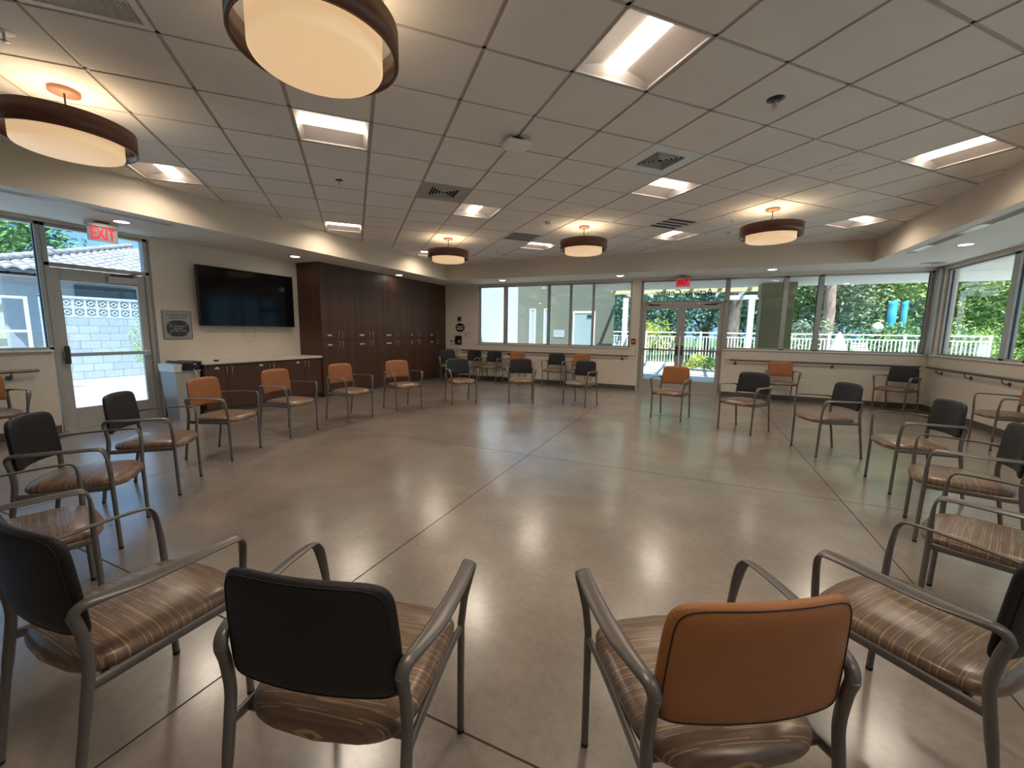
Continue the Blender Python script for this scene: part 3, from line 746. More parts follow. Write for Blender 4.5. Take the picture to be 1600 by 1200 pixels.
def door_leaf(name, label_name, width, height, hinge, gm, stile=0.10, bottom=0.28, top=0.14):
    """local: x 0..width from hinge side, face toward -y (room side). returns root"""
    e = tag(empty(name), kind='structure'); t2 = 0.022
    mb = MB()
    mb.bbox(0, stile, -t2, t2, 0.012, height, 0.004); mb.bbox(width-stile, width, -t2, t2, 0.012, height, 0.004)
    mb.bbox(stile, width-stile, -t2, t2, 0.012, bottom, 0.004); mb.bbox(stile, width-stile, -t2, t2, height-top, height, 0.004)
    mb.build('door_panel', M['doorm'], e)
    g_ = MB(); g_.box(stile, width-stile, -0.003, 0.003, bottom, height-top); g_.build('glass_pane', M[gm], e)
    mb = MB(); mb.bbox(0.05, width-0.05, -0.085, -0.055, 1.0, 1.045, 0.006)
    mb.bbox(0.03, 0.09, -0.08, -t2, 0.985, 1.06, 0.006); mb.bbox(width-0.09, width-0.03, -0.08, -t2, 0.985, 1.06, 0.006)
    mb.build('push_bar', M['steel'], e)
    mb = MB(); mb.bbox(width-0.085, width-0.035, -0.095, -0.06, 0.90, 1.14, 0.01); mb.build('latch_cover', M['darkmetal'], e)
    mb = MB(); mb.bbox(0.10, 0.44, -0.085, -t2, height-0.135, height-0.050, 0.008); mb.build('door_closer', M['doorm'], e)
    mb = MB(); mb.bbox(0.14, 0.40, -0.07, -0.045, height-0.045, height-0.02, 0.004); mb.tube([(0.30, -0.06, height-0.03), (0.05, -0.05, height+0.02)], 0.008); mb.build('closer_arm', M['darkmetal'], e)
    return e
# left wall door: hinges on the far side (y=3.44), leaf runs towards -y ; room side is +x
d = door_leaf('door_3', '', 1.0, 2.155, None, 'glassL', stile=0.095, bottom=0.29, top=0.16); d.location = (XL-0.09, 3.449, 0); d.rotation_euler.z = PI/2 * -1
# local x -> world -y ; local -y -> must be +x : rotation -90 maps x->(0,-1), y->(1,0) so -y -> -x: mirror by scaling instead
d.scale = (1, -1, 1)
d = door_leaf('door_4', '', 0.887, 2.125, None, 'glass', stile=0.09, bottom=0.29, top=0.12); d.location = (-1.229, YB+0.10, 0)
d = door_leaf('door_5', '', 0.887, 2.125, None, 'glass', stile=0.09, bottom=0.29, top=0.12); d.location = (0.549, YB+0.10, 0); d.scale = (-1, 1, 1)
# thresholds
mb = MB(); mb.bbox(XL-0.2, XL+0.02, 2.42, 3.48, 0, 0.012, 0.003); mb.bbox(-1.26, 0.58, YB-0.02, YB+0.2, 0, 0.012, 0.003); struct('trim_7', mb, [M['steel']])
# lettering on the transom glass, reads from outside
tx = text_mesh('transom_lettering', 'Activity Center', 0.20, M['darkletter'], None, (-0.33, YB+0.108, 2.385), (PI/2, 0, PI), 0.001, bold=0.002)
tag(tx, 'dark Activity Center lettering on the transom glass, reversed from inside', 'lettering')
# narrow soffit bracket board near pier, door stop
mb = MB(); mb.bbox(-0.42, -0.30, YB-0.20, YB-0.05, 0.0, 0.05, 0.02)
o = mb.build('door_stop', M['darkmetal']); tag(o, 'small dark door stop on the floor before the double doors', 'door stop')

# ------------------------------------------------------------------ handrails
def handrail(name, axis, c, a0, a1, brk, lb, mirror=1):
    t_ = thing(name, lb, 'handrail', group=None); z = 0.845; off = mirror*0.085
    mb = MB()
    P = (lambda a, o_, z_: (a, c+o_, z_)) if axis == 'x' else (lambda a, o_, z_: (c+o_, a, z_))
    mb.tube([P(a0, off, z), P(a0+0.01, off, z), P(a1-0.01, off, z), P(a1, off, z)], 0.019, 0.019, n=12); mb.build('rail_tube', M['rail'], t_)
    for b_ in brk:
        mb = MB(); mb.tube(spline([P(b_, off, z-0.015), P(b_, off, z-0.055), P(b_, off*0.6, z-0.08), P(b_, 0.0, z-0.08)], 5), 0.008, n=8)
        mtx_r = 0.032
        q0 = P(b_, 0, z-0.08); q1 = P(b_, mirror*0.008, z-0.08); mb.tube([q0, q1], mtx_r, n=16); mb.build('rail_bracket', M['rail'], t_)
handrail('handrail', 'x', YB, -6.35, -1.50, [-6.1, -4.8, -3.5, -2.6, -1.66], 'dark wall handrail under the left part of the back windows', -1)
handrail('handrail', 'x', YB, 0.74, 4.02, [0.86, 2.65, 3.7], 'dark wall handrail right of the double doors', -1)
handrail('handrail', 'y', XR, -1.0, 10.32, [9.98, 9.1, 8.2, 7.0, 5.5, 4.0, 2.5, 1.0], 'dark wall handrail under the right windows', -1)
handrail('handrail', 'y', XL, -1.5, 2.20, [1.97, 0.6, -0.8], 'short dark wall handrail ending left of the glass door', 1)

# ------------------------------------------------------------------ tall cabinets
CFX = -6.93; CY0 = 6.02; UW = (YB-CY0)/5
cab_lb = ['tall walnut cabinet nearest the television', 'second tall walnut cabinet from the television', 'middle tall walnut cabinet of the five', 'tall walnut cabinet next to the last one by the back wall', 'tall walnut cabinet in the corner by the back wall']
for k in range(5):
    y0 = CY0+k*UW; y1 = y0+UW
    t_ = thing('tall_cabinet', cab_lb[k], 'cabinet', (XL, y0, 0), group='tall walnut cabinets')
    D = CFX-XL
    mb = MB()
    mb.box(0.001, D-0.022, 0.0, UW-0.0005, 0.10, SZ-0.003); mb.box(0.001, D-0.07, 0.0, UW-0.0005, 0.0, 0.10, 1)
    if k == 0: mb.box(0.001, D+0.0, -0.022, 0.0, 0.0, SZ-0.003)
    mb.build('body', [M['cab'], M['base']], t_)
    mb = MB(); mb.bbox(D-0.022, D, 0.002, UW-0.002, 2.335, SZ-0.004, 0.0015); mb.build('filler_panel', M['cab'], t_)
    for (z0, z1, hz) in ((0.105, 1.185, 1.08), (1.19, 2.33, 1.28)):
        for s_ in (0, 1):
            a0 = 0.002 if s_ == 0 else UW/2+0.0015; a1 = UW/2-0.0015 if s_ == 0 else UW-0.002
            mb = MB(); mb.bbox(D-0.022, D, a0, a1, z0, z1, 0.0015); dr = mb.build('door', M['cab'], t_)
            hy = UW/2 + (-0.045 if s_ == 0 else 0.045)
            mb = MB(); mb.tube([(D, hy, hz-0.055), (D+0.028, hy, hz-0.055), (D+0.028, hy, hz+0.075), (D, hy, hz+0.075)], 0.005, n=8); mb.build('handle', M['steel'], dr)
            if s_ == 0:
                mb = MB(); lw = [0.055, 0.07, 0.09, 0.03, 0.06][k]
                if k == 3: mb.tube([(D, UW/2-0.27, hz+0.0), (D+0.004, UW/2-0.27, hz+0.0)], 0.022, n=20)
                else: mb.box(D, D+0.002, UW/2-0.27-lw, UW/2-0.27+lw, hz-0.014, hz+0.014)
                mb.build('label_tag', M['paper'], dr)
# base cabinets and worktop
BY0 = 3.80; BW = (CY0-0.022-BY0)/3; BFX = -6.97
for k in range(3):
    t_ = thing('base_cabinet', ['low walnut base cabinet nearest the grey bin', 'middle low walnut base cabinet under the television', 'low walnut base cabinet next to the tall cabinets'][k], 'cabinet', (XL, BY0+k*BW, 0), group='low walnut base cabinets')
    D = BFX-XL; mb = MB(); mb.box(0.001, D-0.022, 0.0005, BW-0.0005, 0.10, 0.825); mb.box(0.001, D-0.07, 0.0005, BW-0.0005, 0, 0.10, 1); mb.build('body', [M['cab'], M['base']], t_)
    for s_ in (0, 1):
        a0 = 0.002 if s_ == 0 else BW/2+0.0015; a1 = BW/2-0.0015 if s_ == 0 else BW-0.002
        mb = MB(); mb.bbox(D-0.022, D, a0, a1, 0.105, 0.82, 0.0015); dr = mb.build('door', M['cab'], t_)
        hy = BW/2 + (-0.04 if s_ == 0 else 0.04); mb = MB(); mb.tube([(D, hy, 0.66), (D+0.028, hy, 0.66), (D+0.028, hy, 0.78), (D, hy, 0.78)], 0.005, n=8); mb.build('handle', M['steel'], dr)
        if s_ == 0:
            mb = MB(); mb.add([(D+0.001, hy-0.18, 0.745), (D+0.001, hy-0.10, 0.745), (D+0.001, hy-0.11, 0.765), (D+0.001, hy-0.14, 0.785), (D+0.001, hy-0.17, 0.765),
                               (D+0.003, hy-0.18, 0.745), (D+0.003, hy-0.10, 0.745), (D+0.003, hy-0.11, 0.765), (D+0.003, hy-0.14, 0.785), (D+0.003, hy-0.17, 0.765)],
                              [(0, 1, 2, 3, 4), (9, 8, 7, 6, 5)] + [(a, (a+1) % 5, 5+(a+1) % 5, 5+a) for a in range(5)]); mb.build('label_tag', M['paper'], dr)
mb = MB(); mb.bbox(XL+0.001, BFX+0.03, BY0-0.02, CY0-0.024, 0.826, 0.866, 0.004)
o = mb.build('worktop', M['counter']); tag(o, 'pale stone worktop running over the low walnut cabinets', 'worktop')
mb = MB(); mb.lathe([(0.0005, 0), (0.035, 0), (0.038, 0.012), (0.028, 0.026), (0.0005, 0.03)]); o = mb.build('small_gadget', M['black'], loc=(-7.03, 4.02, 0.866)); o.scale = (1.3, 0.9, 1)
tag(o, 'small black rounded gadget lying on the pale worktop', 'gadget')

# ------------------------------------------------------------------ television
t_ = thing('television', 'large black flat television mounted on the wall above the worktop', 'television', (XL, 4.93, 1.93))
mb = MB(); mb.bbox(0.075, 0.125, -0.868, 0.868, -0.495, 0.495, 0.006); mb.build('casing', M['black'], t_)
M['screen'] = mat('glossy_black_screen', (0.004, 0.004, 0.005), 0.08, noise=0.05, spec=0.22)
mb = MB(); mb.box(0.1245, 0.1262, -0.855, 0.855, -0.480, 0.485); mb.build('screen', M['screen'], t_)
mb = MB(); mb.bbox(0.002, 0.075, -0.3, 0.3, -0.2, 0.2, 0.004); mb.build('wall_bracket', M['darkmetal'], t_)
mb = MB(); mb.tube(spline([(0.06, -0.10, -0.48), (0.03, -0.09, -0.62), (0.015, -0.05, -0.74), (0.012, 0.02, -0.77), (0.015, 0.08, -0.72), (0.03, 0.10, -0.60), (0.06, 0.10, -0.48)], 6), 0.0028, n=6); mb.build('cable_loop', M['bin'], t_)
# plaque
t_ = thing('wall_plaque', 'grey square plaque with dark oval plate on the wall left of the television', 'plaque', (XL, 3.79, 1.44))
mb = MB(); mb.bbox(0, 0.016, -0.205, 0.205, -0.225, 0.225, 0.003); mb.build('plate', M['plaque'], t_)
mb = MB()
for a, b_, c_, d in ((-0.197, 0.197, 0.213, 0.217), (-0.197, 0.197, -0.217, -0.213), (-0.197, -0.193, -0.217, 0.217), (0.193, 0.197, -0.217, 0.217)): mb.box(0.016, 0.0175, a, b_, c_, d)
mb.build('border_line', M['darkletter'], t_)
mb = MB(); n_ = 40; vs = []
for x in (0.016, 0.026):
    for a in range(n_):
        an = 2*PI*a/n_; vs.append((x, 0.152*math.copysign(abs(math.cos(an))**0.72, math.cos(an)), -0.055+0.128*math.copysign(abs(math.sin(an))**0.85, math.sin(an))))
mb.add(vs, [tuple(range(n_))[::-1], tuple(range(n_, 2*n_))] + [(a, (a+1) % n_, n_+(a+1) % n_, n_+a) for a in range(n_)]); ov = mb.build('oval_plate', M['plaqued'], t_)
text_mesh('inscription', 'In recognition of the', 0.036, M['darkletter'], t_, (0.0168, 0, 0.155), (PI/2, 0, PI/2), 0.0006)
text_mesh('inscription', 'Estate Of Joseph', 0.034, M['darkletter'], t_, (0.0168, 0, 0.115), (PI/2, 0, PI/2), 0.0006)
for k, s_ in enumerate(('Dr. Thompson', 'Business', 'Activity Center')):
    text_mesh('raised_text', s_, 0.036, M['silver'], ov, (0.0268, 0, -0.02-0.036*k), (PI/2, 0, PI/2), 0.0006)
for a in (-1, 1):
    for b_ in (-1, 1):
        mb = MB(); mb.tube([(0.026, a*0.118, -0.055+b_*0.070), (0.034, a*0.118, -0.055+b_*0.070)], 0.009, n=12); mb.build('screw_cap', M['silver'], ov)

# ------------------------------------------------------------------ grey bin with liner
t_ = thing('waste_bin', 'tall grey slim waste bin with plastic liner by the worktop', 'waste bin', (-7.22, 3.60, 0))
def taper(mb, x, y, z0, z1, k0, k1, mi=0, open_top=False):
    vs = []
    for z, k in ((z0, k0), (z1, k1)):
        for sx_, sy_ in ((-1, -1), (1, -1), (1, 1), (-1, 1)): vs.append((sx_*x*k, sy_*y*k, z))
    f = [(0, 1, 5, 4), (1, 2, 6, 5), (2, 3, 7, 6), (3, 0, 4, 7), (3, 2, 1, 0)]
    if not open_top: f.append((4, 5, 6, 7))
    mb.add(vs, f, mi)
mb = MB(); taper(mb, 0.20, 0.17, 0.0, 0.74, 0.80, 0.99); mb.bbox(-0.204, 0.204, -0.174, 0.174, 0.735, 0.775, 0.01); mb.build('bin_body', M['bin'], t_)
mb = MB(); taper(mb, 0.208, 0.178, 0.74, 0.855, 1.0, 1.03, open_top=False); mb.tube(spline([(0.21, 0.08, 0.76), (0.235, 0.09, 0.70), (0.225, 0.10, 0.64), (0.245, 0.11, 0.63)], 4), [0.010]*12+[0.016], n=8); mb.build('liner_bag', M['clearbag'], t_)
bm = bmesh.new(); bmesh.ops.create_cube(bm, size=1); bmesh.ops.subdivide_edges(bm, edges=bm.edges[:], cuts=6, use_grid_fill=True)
rr = random.Random(3)
for v in bm.verts:
    v.co = Vector((v.co.x*0.44, 0.055+v.co.y*0.27, 0.82+v.co.z*0.13)) + Vector((rr.uniform(-1, 1), rr.uniform(-1, 1), rr.uniform(-1, 1)))*0.008
me = bpy.data.meshes.new('black_bag'); bm.to_mesh(me); bm.free(); me.materials.append(M['bag'])
for p in me.polygons: p.use_smooth = True
o = bpy.data.objects.new('black_bag', me); COL.objects.link(o); o.parent = t_; tag(o, 'crumpled black bag folded over the bin rim')

# ------------------------------------------------------------------ exit signs
def exit_sign(loc, rz, lb, lit):
    t_ = thing('exit_sign', lb, 'exit sign', loc, rz)
    mb = MB(); mb.lathe([(0.0005, 0), (0.075, 0), (0.075, -0.012), (0.0005, -0.014)]); mb.build('ceiling_mount', M['darkmetal'], t_)
    mb = MB(); mb.bbox(-0.165, 0.165, -0.028, 0.028, -0.065, -0.014, 0.006); mb.build('top_housing', M['trim'], t_)
    mb = MB(); mb.bbox(-0.150, 0.150, -0.006, 0.006, -0.245, -0.063, 0.002); mb.build('face_panel', M['exitface'] if not lit else M['trim'], t_)
    if lit:
        mb = MB(); mb.box(-0.135, 0.135, -0.0085, -0.006, -0.232, -0.075); mb.build('red_panel', M['exitglow'], t_)
        text_mesh('exit_letters', 'EXIT', 0.155, M['exitdark'], t_, (0, -0.0095, -0.153), (PI/2, 0, 0), 0.001, bold=0.004, sx=0.7)
    else:
        text_mesh('exit_letters', 'EXIT', 0.205, M['exitred'], t_, (0, -0.0075, -0.152), (PI/2, 0, 0), 0.001, bold=0.006, sx=0.58)
M['exitface'] = mat('clear_grey_panel', (0.42, 0.42, 0.42), 0.3, noise=0.03)
M['exitred'] = mat('red_exit_letter', (0.75, 0.01, 0.03), 0.4, emis=(1, 0.01, 0.04), estr=0.55)
M['exitglow'] = mat('glowing_red_panel', (0.6, 0.02, 0.03), 0.4, emis=(1, 0.03, 0.05), estr=0.75)
M['exitdark'] = mat('dark_exit_letter', (0.16, 0.015, 0.02), 0.5, noise=0.05)
exit_sign((-7.10, 2.81, SZ), PI/2, 'grey exit sign with red letters above the left glass door', False)
exit_sign((-0.35, 10.33, SZ), 0, 'glowing red exit sign above the double doors', True)

# ------------------------------------------------------------------ small wall fittings on the back wall
def plate(name, lb, cat, x, z, w_, h_, mtl, d=0.02):
    t_ = thing(name, lb, cat, (x, YB, z)); mb = MB(); mb.bbox(-w_/2, w_/2, -d, 0, -h_/2, h_/2, min(0.004, d/3)); mb.build('body', mtl, t_); return t_
t_ = plate('wall_thermostat', 'square dark thermostat box on the back wall, topmost by the cabinets', 'thermostat', -6.42, 1.76, 0.15, 0.15, M['offwhite'], 0.02)
mb = MB(); mb.bbox(-0.072, 0.045, -0.034, -0.02, -0.06, 0.06, 0.003); mb.build('dark_face', M['darkmetal'], t_)
t_ = thing('round_wall_sign', 'round black sign with pale lines on the back wall below the thermostat', 'sign', (-6.42, YB, 1.50))
mb = MB(); vs = [(0.155*math.cos(2*PI*a/32), 0, 0.13*math.sin(2*PI*a/32)) for a in range(32)]; vs += [(x, -0.012, z) for x, y, z in vs]
mb.add(vs, [tuple(range(32)), tuple(range(32, 64))[::-1]] + [(a, (a+1) % 32, 32+(a+1) % 32, 32+a) for a in range(32)]); mb.build('disc', M['black'], t_)
mb = MB()
for s_ in (-1, 1):
    mb.add([(0, -0.0135, 0.035), (s_*0.11, -0.0135, 0.055), (s_*0.12, -0.0135, 0.035), (0, -0.0135, 0.0)], [(0, 1, 2, 3)])
    mb.add([(0, -0.0135, -0.025), (s_*0.12, -0.0135, -0.005), (s_*0.10, -0.0135, -0.05), (0, -0.0135, -0.06)], [(0, 1, 2, 3)])
mb.build('pale_lettering', M['offwhite'], t_)
t_ = plate('wall_phone', 'black wall telephone with cord hanging near the cabinet corner', 'telephone', -6.46, 1.13, 0.20, 0.26, M['black'], 0.05)
mb = MB(); mb.tube(spline([(-0.06, -0.06, 0.11), (-0.075, -0.09, 0.05), (-0.075, -0.09, -0.05), (-0.06, -0.06, -0.11)], 6), 0.022, n=10); mb.build('handset', M['black'], t_)
mb = MB(); mb.box(0.0, 0.03, -0.052, -0.05, -0.08, 0.0); mb.box(0.045, 0.075, -0.052, -0.05, -0.08, 0.0); mb.build('keypad', M['bin'], t_)
mb = MB(); mb.tube(spline([(-0.05, -0.02, -0.13), (-0.055, -0.015, -0.30), (-0.05, -0.01, -0.62), (-0.06, -0.01, -1.02)], 8), 0.008, n=6); mb.build('cord', M['darkmetal'], t_)
t_ = plate('wall_outlet', 'small white wall plate with dark socket left of the telephone', 'outlet', -6.715, 1.095, 0.11, 0.12, M['white'], 0.01)
mb = MB(); mb.box(-0.03, 0.03, -0.013, -0.01, -0.035, 0.035); mb.build('socket', M['black'], t_)
t_ = plate('paper_notice', 'pale printed paper notice on the back wall beside the telephone', 'notice', -6.15, 1.30, 0.26, 0.22, M['paper'], 0.003)
mb = MB(); mb.box(-0.09, -0.06, -0.0045, -0.003, -0.09, 0.09)
for k in range(6): mb.box(-0.03, 0.10, -0.0045, -0.003, 0.075-k*0.028, 0.08-k*0.028)
mb.build('printing', M['plaque'], t_)
t_ = plate('fire_alarm_pull', 'small red fire alarm box on the pier left of the double doors', 'fire alarm', -1.405, 1.21, 0.10, 0.13, M['red'], 0.045)
mb = MB(); mb.box(-0.035, 0.035, -0.047, -0.045, -0.01, 0.012); mb.build('pull_bar', M['offwhite'], t_)
t_ = plate('wall_outlet', 'white double wall outlet low on the wall behind the orange chair', 'outlet', 2.20, 0.42, 0.12, 0.12, M['white'], 0.008)
mb = MB(); mb.box(-0.035, -0.005, -0.0105, -0.008, -0.035, 0.035); mb.box(0.008, 0.038, -0.0105, -0.008, -0.035, 0.035); mb.build('socket', M['offwhite'], t_)

# ------------------------------------------------------------------ chairs
def superpt(a, n): c = math.cos(a); s_ = math.sin(a); return math.copysign(abs(c)**(2/n), c), math.copysign(abs(s_)**(2/n), s_)
def seat_mesh():
    """rounded cushion: outline superellipse, domed top, waterfall front"""
    mb = MB(); N = 56
    def outline(a, k):
        x, y = superpt(a, 6.5)
        hw = 0.238 if y < 0 else 0.238-0.012*y
        yy = -0.010 + y*(0.205 if y > 0 else 0.225)
        # bulge the front and rear edges
        yy += (0.036 if y > 0 else -0.034)*(1-(x**2))*abs(y)**3
        return x*hw*k, -0.010+(yy+0.010)*k
    rings = [(0.90, 0.408), (0.965, 0.412), (1.0, 0.425), (1.005, 0.437), (0.992, 0.449), (0.95, 0.459), (0.85, 0.467), (0.6, 0.472), (0.3, 0.474)]
    vs = []
    for k, z in rings:
        for a in range(N):
            x, y = outline(2*PI*a/N, k)
            zz = z - 0.012*max(0, (-y-0.12)/0.14)**2 - 0.006*max(0, (y-0.12)/0.14)**2 + (0.004*(1-(x/0.24)**2) if z > 0.46 else 0)
            vs.append((x, y, zz))
    fs = []
    for r in range(len(rings)-1):
        for a in range(N):
            b_ = (a+1) % N; fs.append((r*N+a, r*N+b_, (r+1)*N+b_, (r+1)*N+a))
    mb.add(vs, fs, 0, True); L = len(rings)-1
    vs2 = vs[L*N:] + [(0, -0.01, 0.4785)]; mb.add(vs2, [(a, (a+1) % N, N) for a in range(N)], 0, True)
    mb.add(vs[:N], [tuple(range(N))[::-1]], 0)
    return mb
def back_shape(front_y, thick):
    """padded curved back: x half width, z from 0.545 to 0.855"""
    mb = MB(); NU, NV = 36, 30
    zb, zt = 0.545, 0.862
    def edge(u, v):
        # u,v in [-1,1] -> superellipse-ish rounded rectangle
        x = u; z = v
        q = (abs(x)**6+abs(z)**6)
        k = 1.0
        if q > 0:
            mx_ = max(abs(x), abs(z))
            pw = 8.0 if z > 0 else 13.0; r = (abs(x)**pw+abs(z)**pw)**(1/pw)
            k = mx_/r
        return x*k, z*k
    grids = []
    for side in (-1, 1):
        vs = []
        for i in range(NU+1):
            for j in range(NV+1):
                u = math.sin(PI/2*(-1+2*i/NU)); v = math.sin(PI/2*(-1+2*j/NV)); x, z = edge(u, v)
                hw = 0.232 - 0.016*((z+1)/2)**2
                X = x*hw; Z = (zb+zt)/2 + z*(zt-zb)/2 - 0.010*(x**2)*max(z, 0) + 0.010*(1-x**2)*max(-z, 0)
                yc = 0.192 + (Z-0.545)*0.085 + 0.036*(1-x**2)
                e = 1-max(abs(u), abs(v))**7
                Y = yc + side*thick/2*max(0.0, e)**0.5
                vs.append((X, Y, Z))
        grids.append(vs)
    fs = [(i*(NV+1)+j, (i+1)*(NV+1)+j, (i+1)*(NV+1)+j+1, i*(NV+1)+j+1) for i in range(NU) for j in range(NV)]
    o = len(grids[0])
    bd = {}
    vs = list(grids[0]); remap = []
    for i in range(NU+1):
        for j in range(NV+1):
            if i in (0, NU) or j in (0, NV): remap.append(i*(NV+1)+j)
            else: remap.append(len(vs)); vs.append(grids[1][i*(NV+1)+j])
    mb.add(vs, fs + [tuple(remap[q] for q in f)[::-1] for f in fs], 0, True)
    # rear seam path
    seam = []
    q = 0.945; sq = []
    for k in range(24): sq.append((-q+2*q*k/24, q))
    for k in range(20): sq.append((q, q-2*q*k/20))
    for k in range(24): sq.append((q-2*q*k/24, -q))
    for k in range(21): sq.append((-q, -q+2*q*k/20))
    for u, v in sq:
        x, z = edge(u, v); hw = 0.232 - 0.016*((z+1)/2)**2
        X = x*hw; Z = (zb+zt)/2 + z*(zt-zb)/2 - 0.010*(x**2)*max(z, 0) + 0.010*(1-x**2)*max(-z, 0)
        e = 1-max(abs(u), abs(v))**7
        Y = 0.192 + (Z-0.545)*0.085 + 0.036*(1-x**2) + thick/2*max(0, e)**0.5 + 0.0012
        seam.append((X, Y, Z))
    return mb, seam
def make_chair(vinyl):
    t_ = empty('armchair')
    seat_mesh().build('seat', M['fabric'], t_)
    mb, seam = back_shape(0, 0.046); bk = mb.build('backrest', vinyl, t_)
    mb = MB(); mb.tube(seam, 0.0016, n=5, up=(0, 1, 0), caps=False); mb.build('seam', M['welt'], bk)
    for s_ in (-1, 1):
        # front leg
        fl = [(s_*0.241, -0.223, 0.004), (s_*0.243, -0.220, 0.20), (s_*0.246, -0.217, 0.43)]
        mb = MB(); mb.tube(spline(fl, 5), [0.0125]*11, [0.0125]*11, n=12, up=(0, 1, 0)); mb.build('leg', M['frame'], t_)
        mb = MB(); mb.tube([(s_*0.241, -0.223, 0.0), (s_*0.241, -0.223, 0.014)], 0.0128, n=12); mb.build('foot', M['foot'], t_)
        rl = [(s_*0.242, 0.279, 0.004), (s_*0.242, 0.250, 0.20), (s_*0.242, 0.216, 0.42), (s_*0.241, 0.208, 0.50), (s_*0.240, 0.216, 0.58), (s_*0.238, 0.228, 0.635)]
        pts = spline(rl, 5); mb = MB(); mb.tube(pts, [0.0145 if p.z > 0.3 else 0.0125 for p in pts], [0.0145 if p.z > 0.3 else 0.0125 for p in pts], n=12, up=(0, 1, 0)); mb.build('leg', M['frame'], t_)
        mb = MB(); mb.tube([(s_*0.242, 0.280, 0.0), (s_*0.242, 0.277, 0.014)], 0.0128, n=12); mb.build('foot', M['foot'], t_)
        # armrest: rises off the front leg, bends, runs back and curls into the rear upright
        ar = [(s_*0.246, -0.217, 0.43), (s_*0.258, -0.218, 0.53), (s_*0.272, -0.214, 0.62), (s_*0.280, -0.203, 0.658), (s_*0.285, -0.175, 0.672), (s_*0.287, -0.05, 0.672), (s_*0.278, 0.08, 0.668), (s_*0.260, 0.17, 0.664), (s_*0.246, 0.212, 0.656), (s_*0.2395, 0.227, 0.632), (s_*0.240, 0.220, 0.600)]
        pts = spline(ar, 5); rx = []; ry = []
        for p in pts:
            k = min(1, max(0, (p.z-0.52)/0.12)); k2 = min(1, max(0, (0.20-p.y)/0.1)); k = k*(0.3+0.7*k2)
            j_ = min(1, max(0, (p.y-0.15)/0.05))*0.002; rx.append(0.0125+0.0105*k+j_); ry.append(0.0125-0.0060*k+j_)
        mb = MB(); mb.tube(pts, rx, ry, n=12, up=(0, -1, 0.001)); mb.build('armrest', M['frame'], t_)
    mb = MB()
    for s_ in (-1, 1): mb.tube(spline([(s_*0.246, -0.218, 0.412), (s_*0.238, -0.15, 0.409), (s_*0.235, 0.0, 0.408), (s_*0.237, 0.15, 0.408), (s_*0.242, 0.218, 0.412)], 4), 0.009, 0.017, n=10)
    mb.tube([(-0.238, -0.15, 0.400), (0, -0.15, 0.398), (0.238, -0.15, 0.400)], 0.010, n=8); mb.tube([(-0.238, 0.16, 0.400), (0, 0.16, 0.398), (0.238, 0.16, 0.400)], 0.010, n=8)
    mb.build('seat_frame', M['frame'], t_)
    return t_
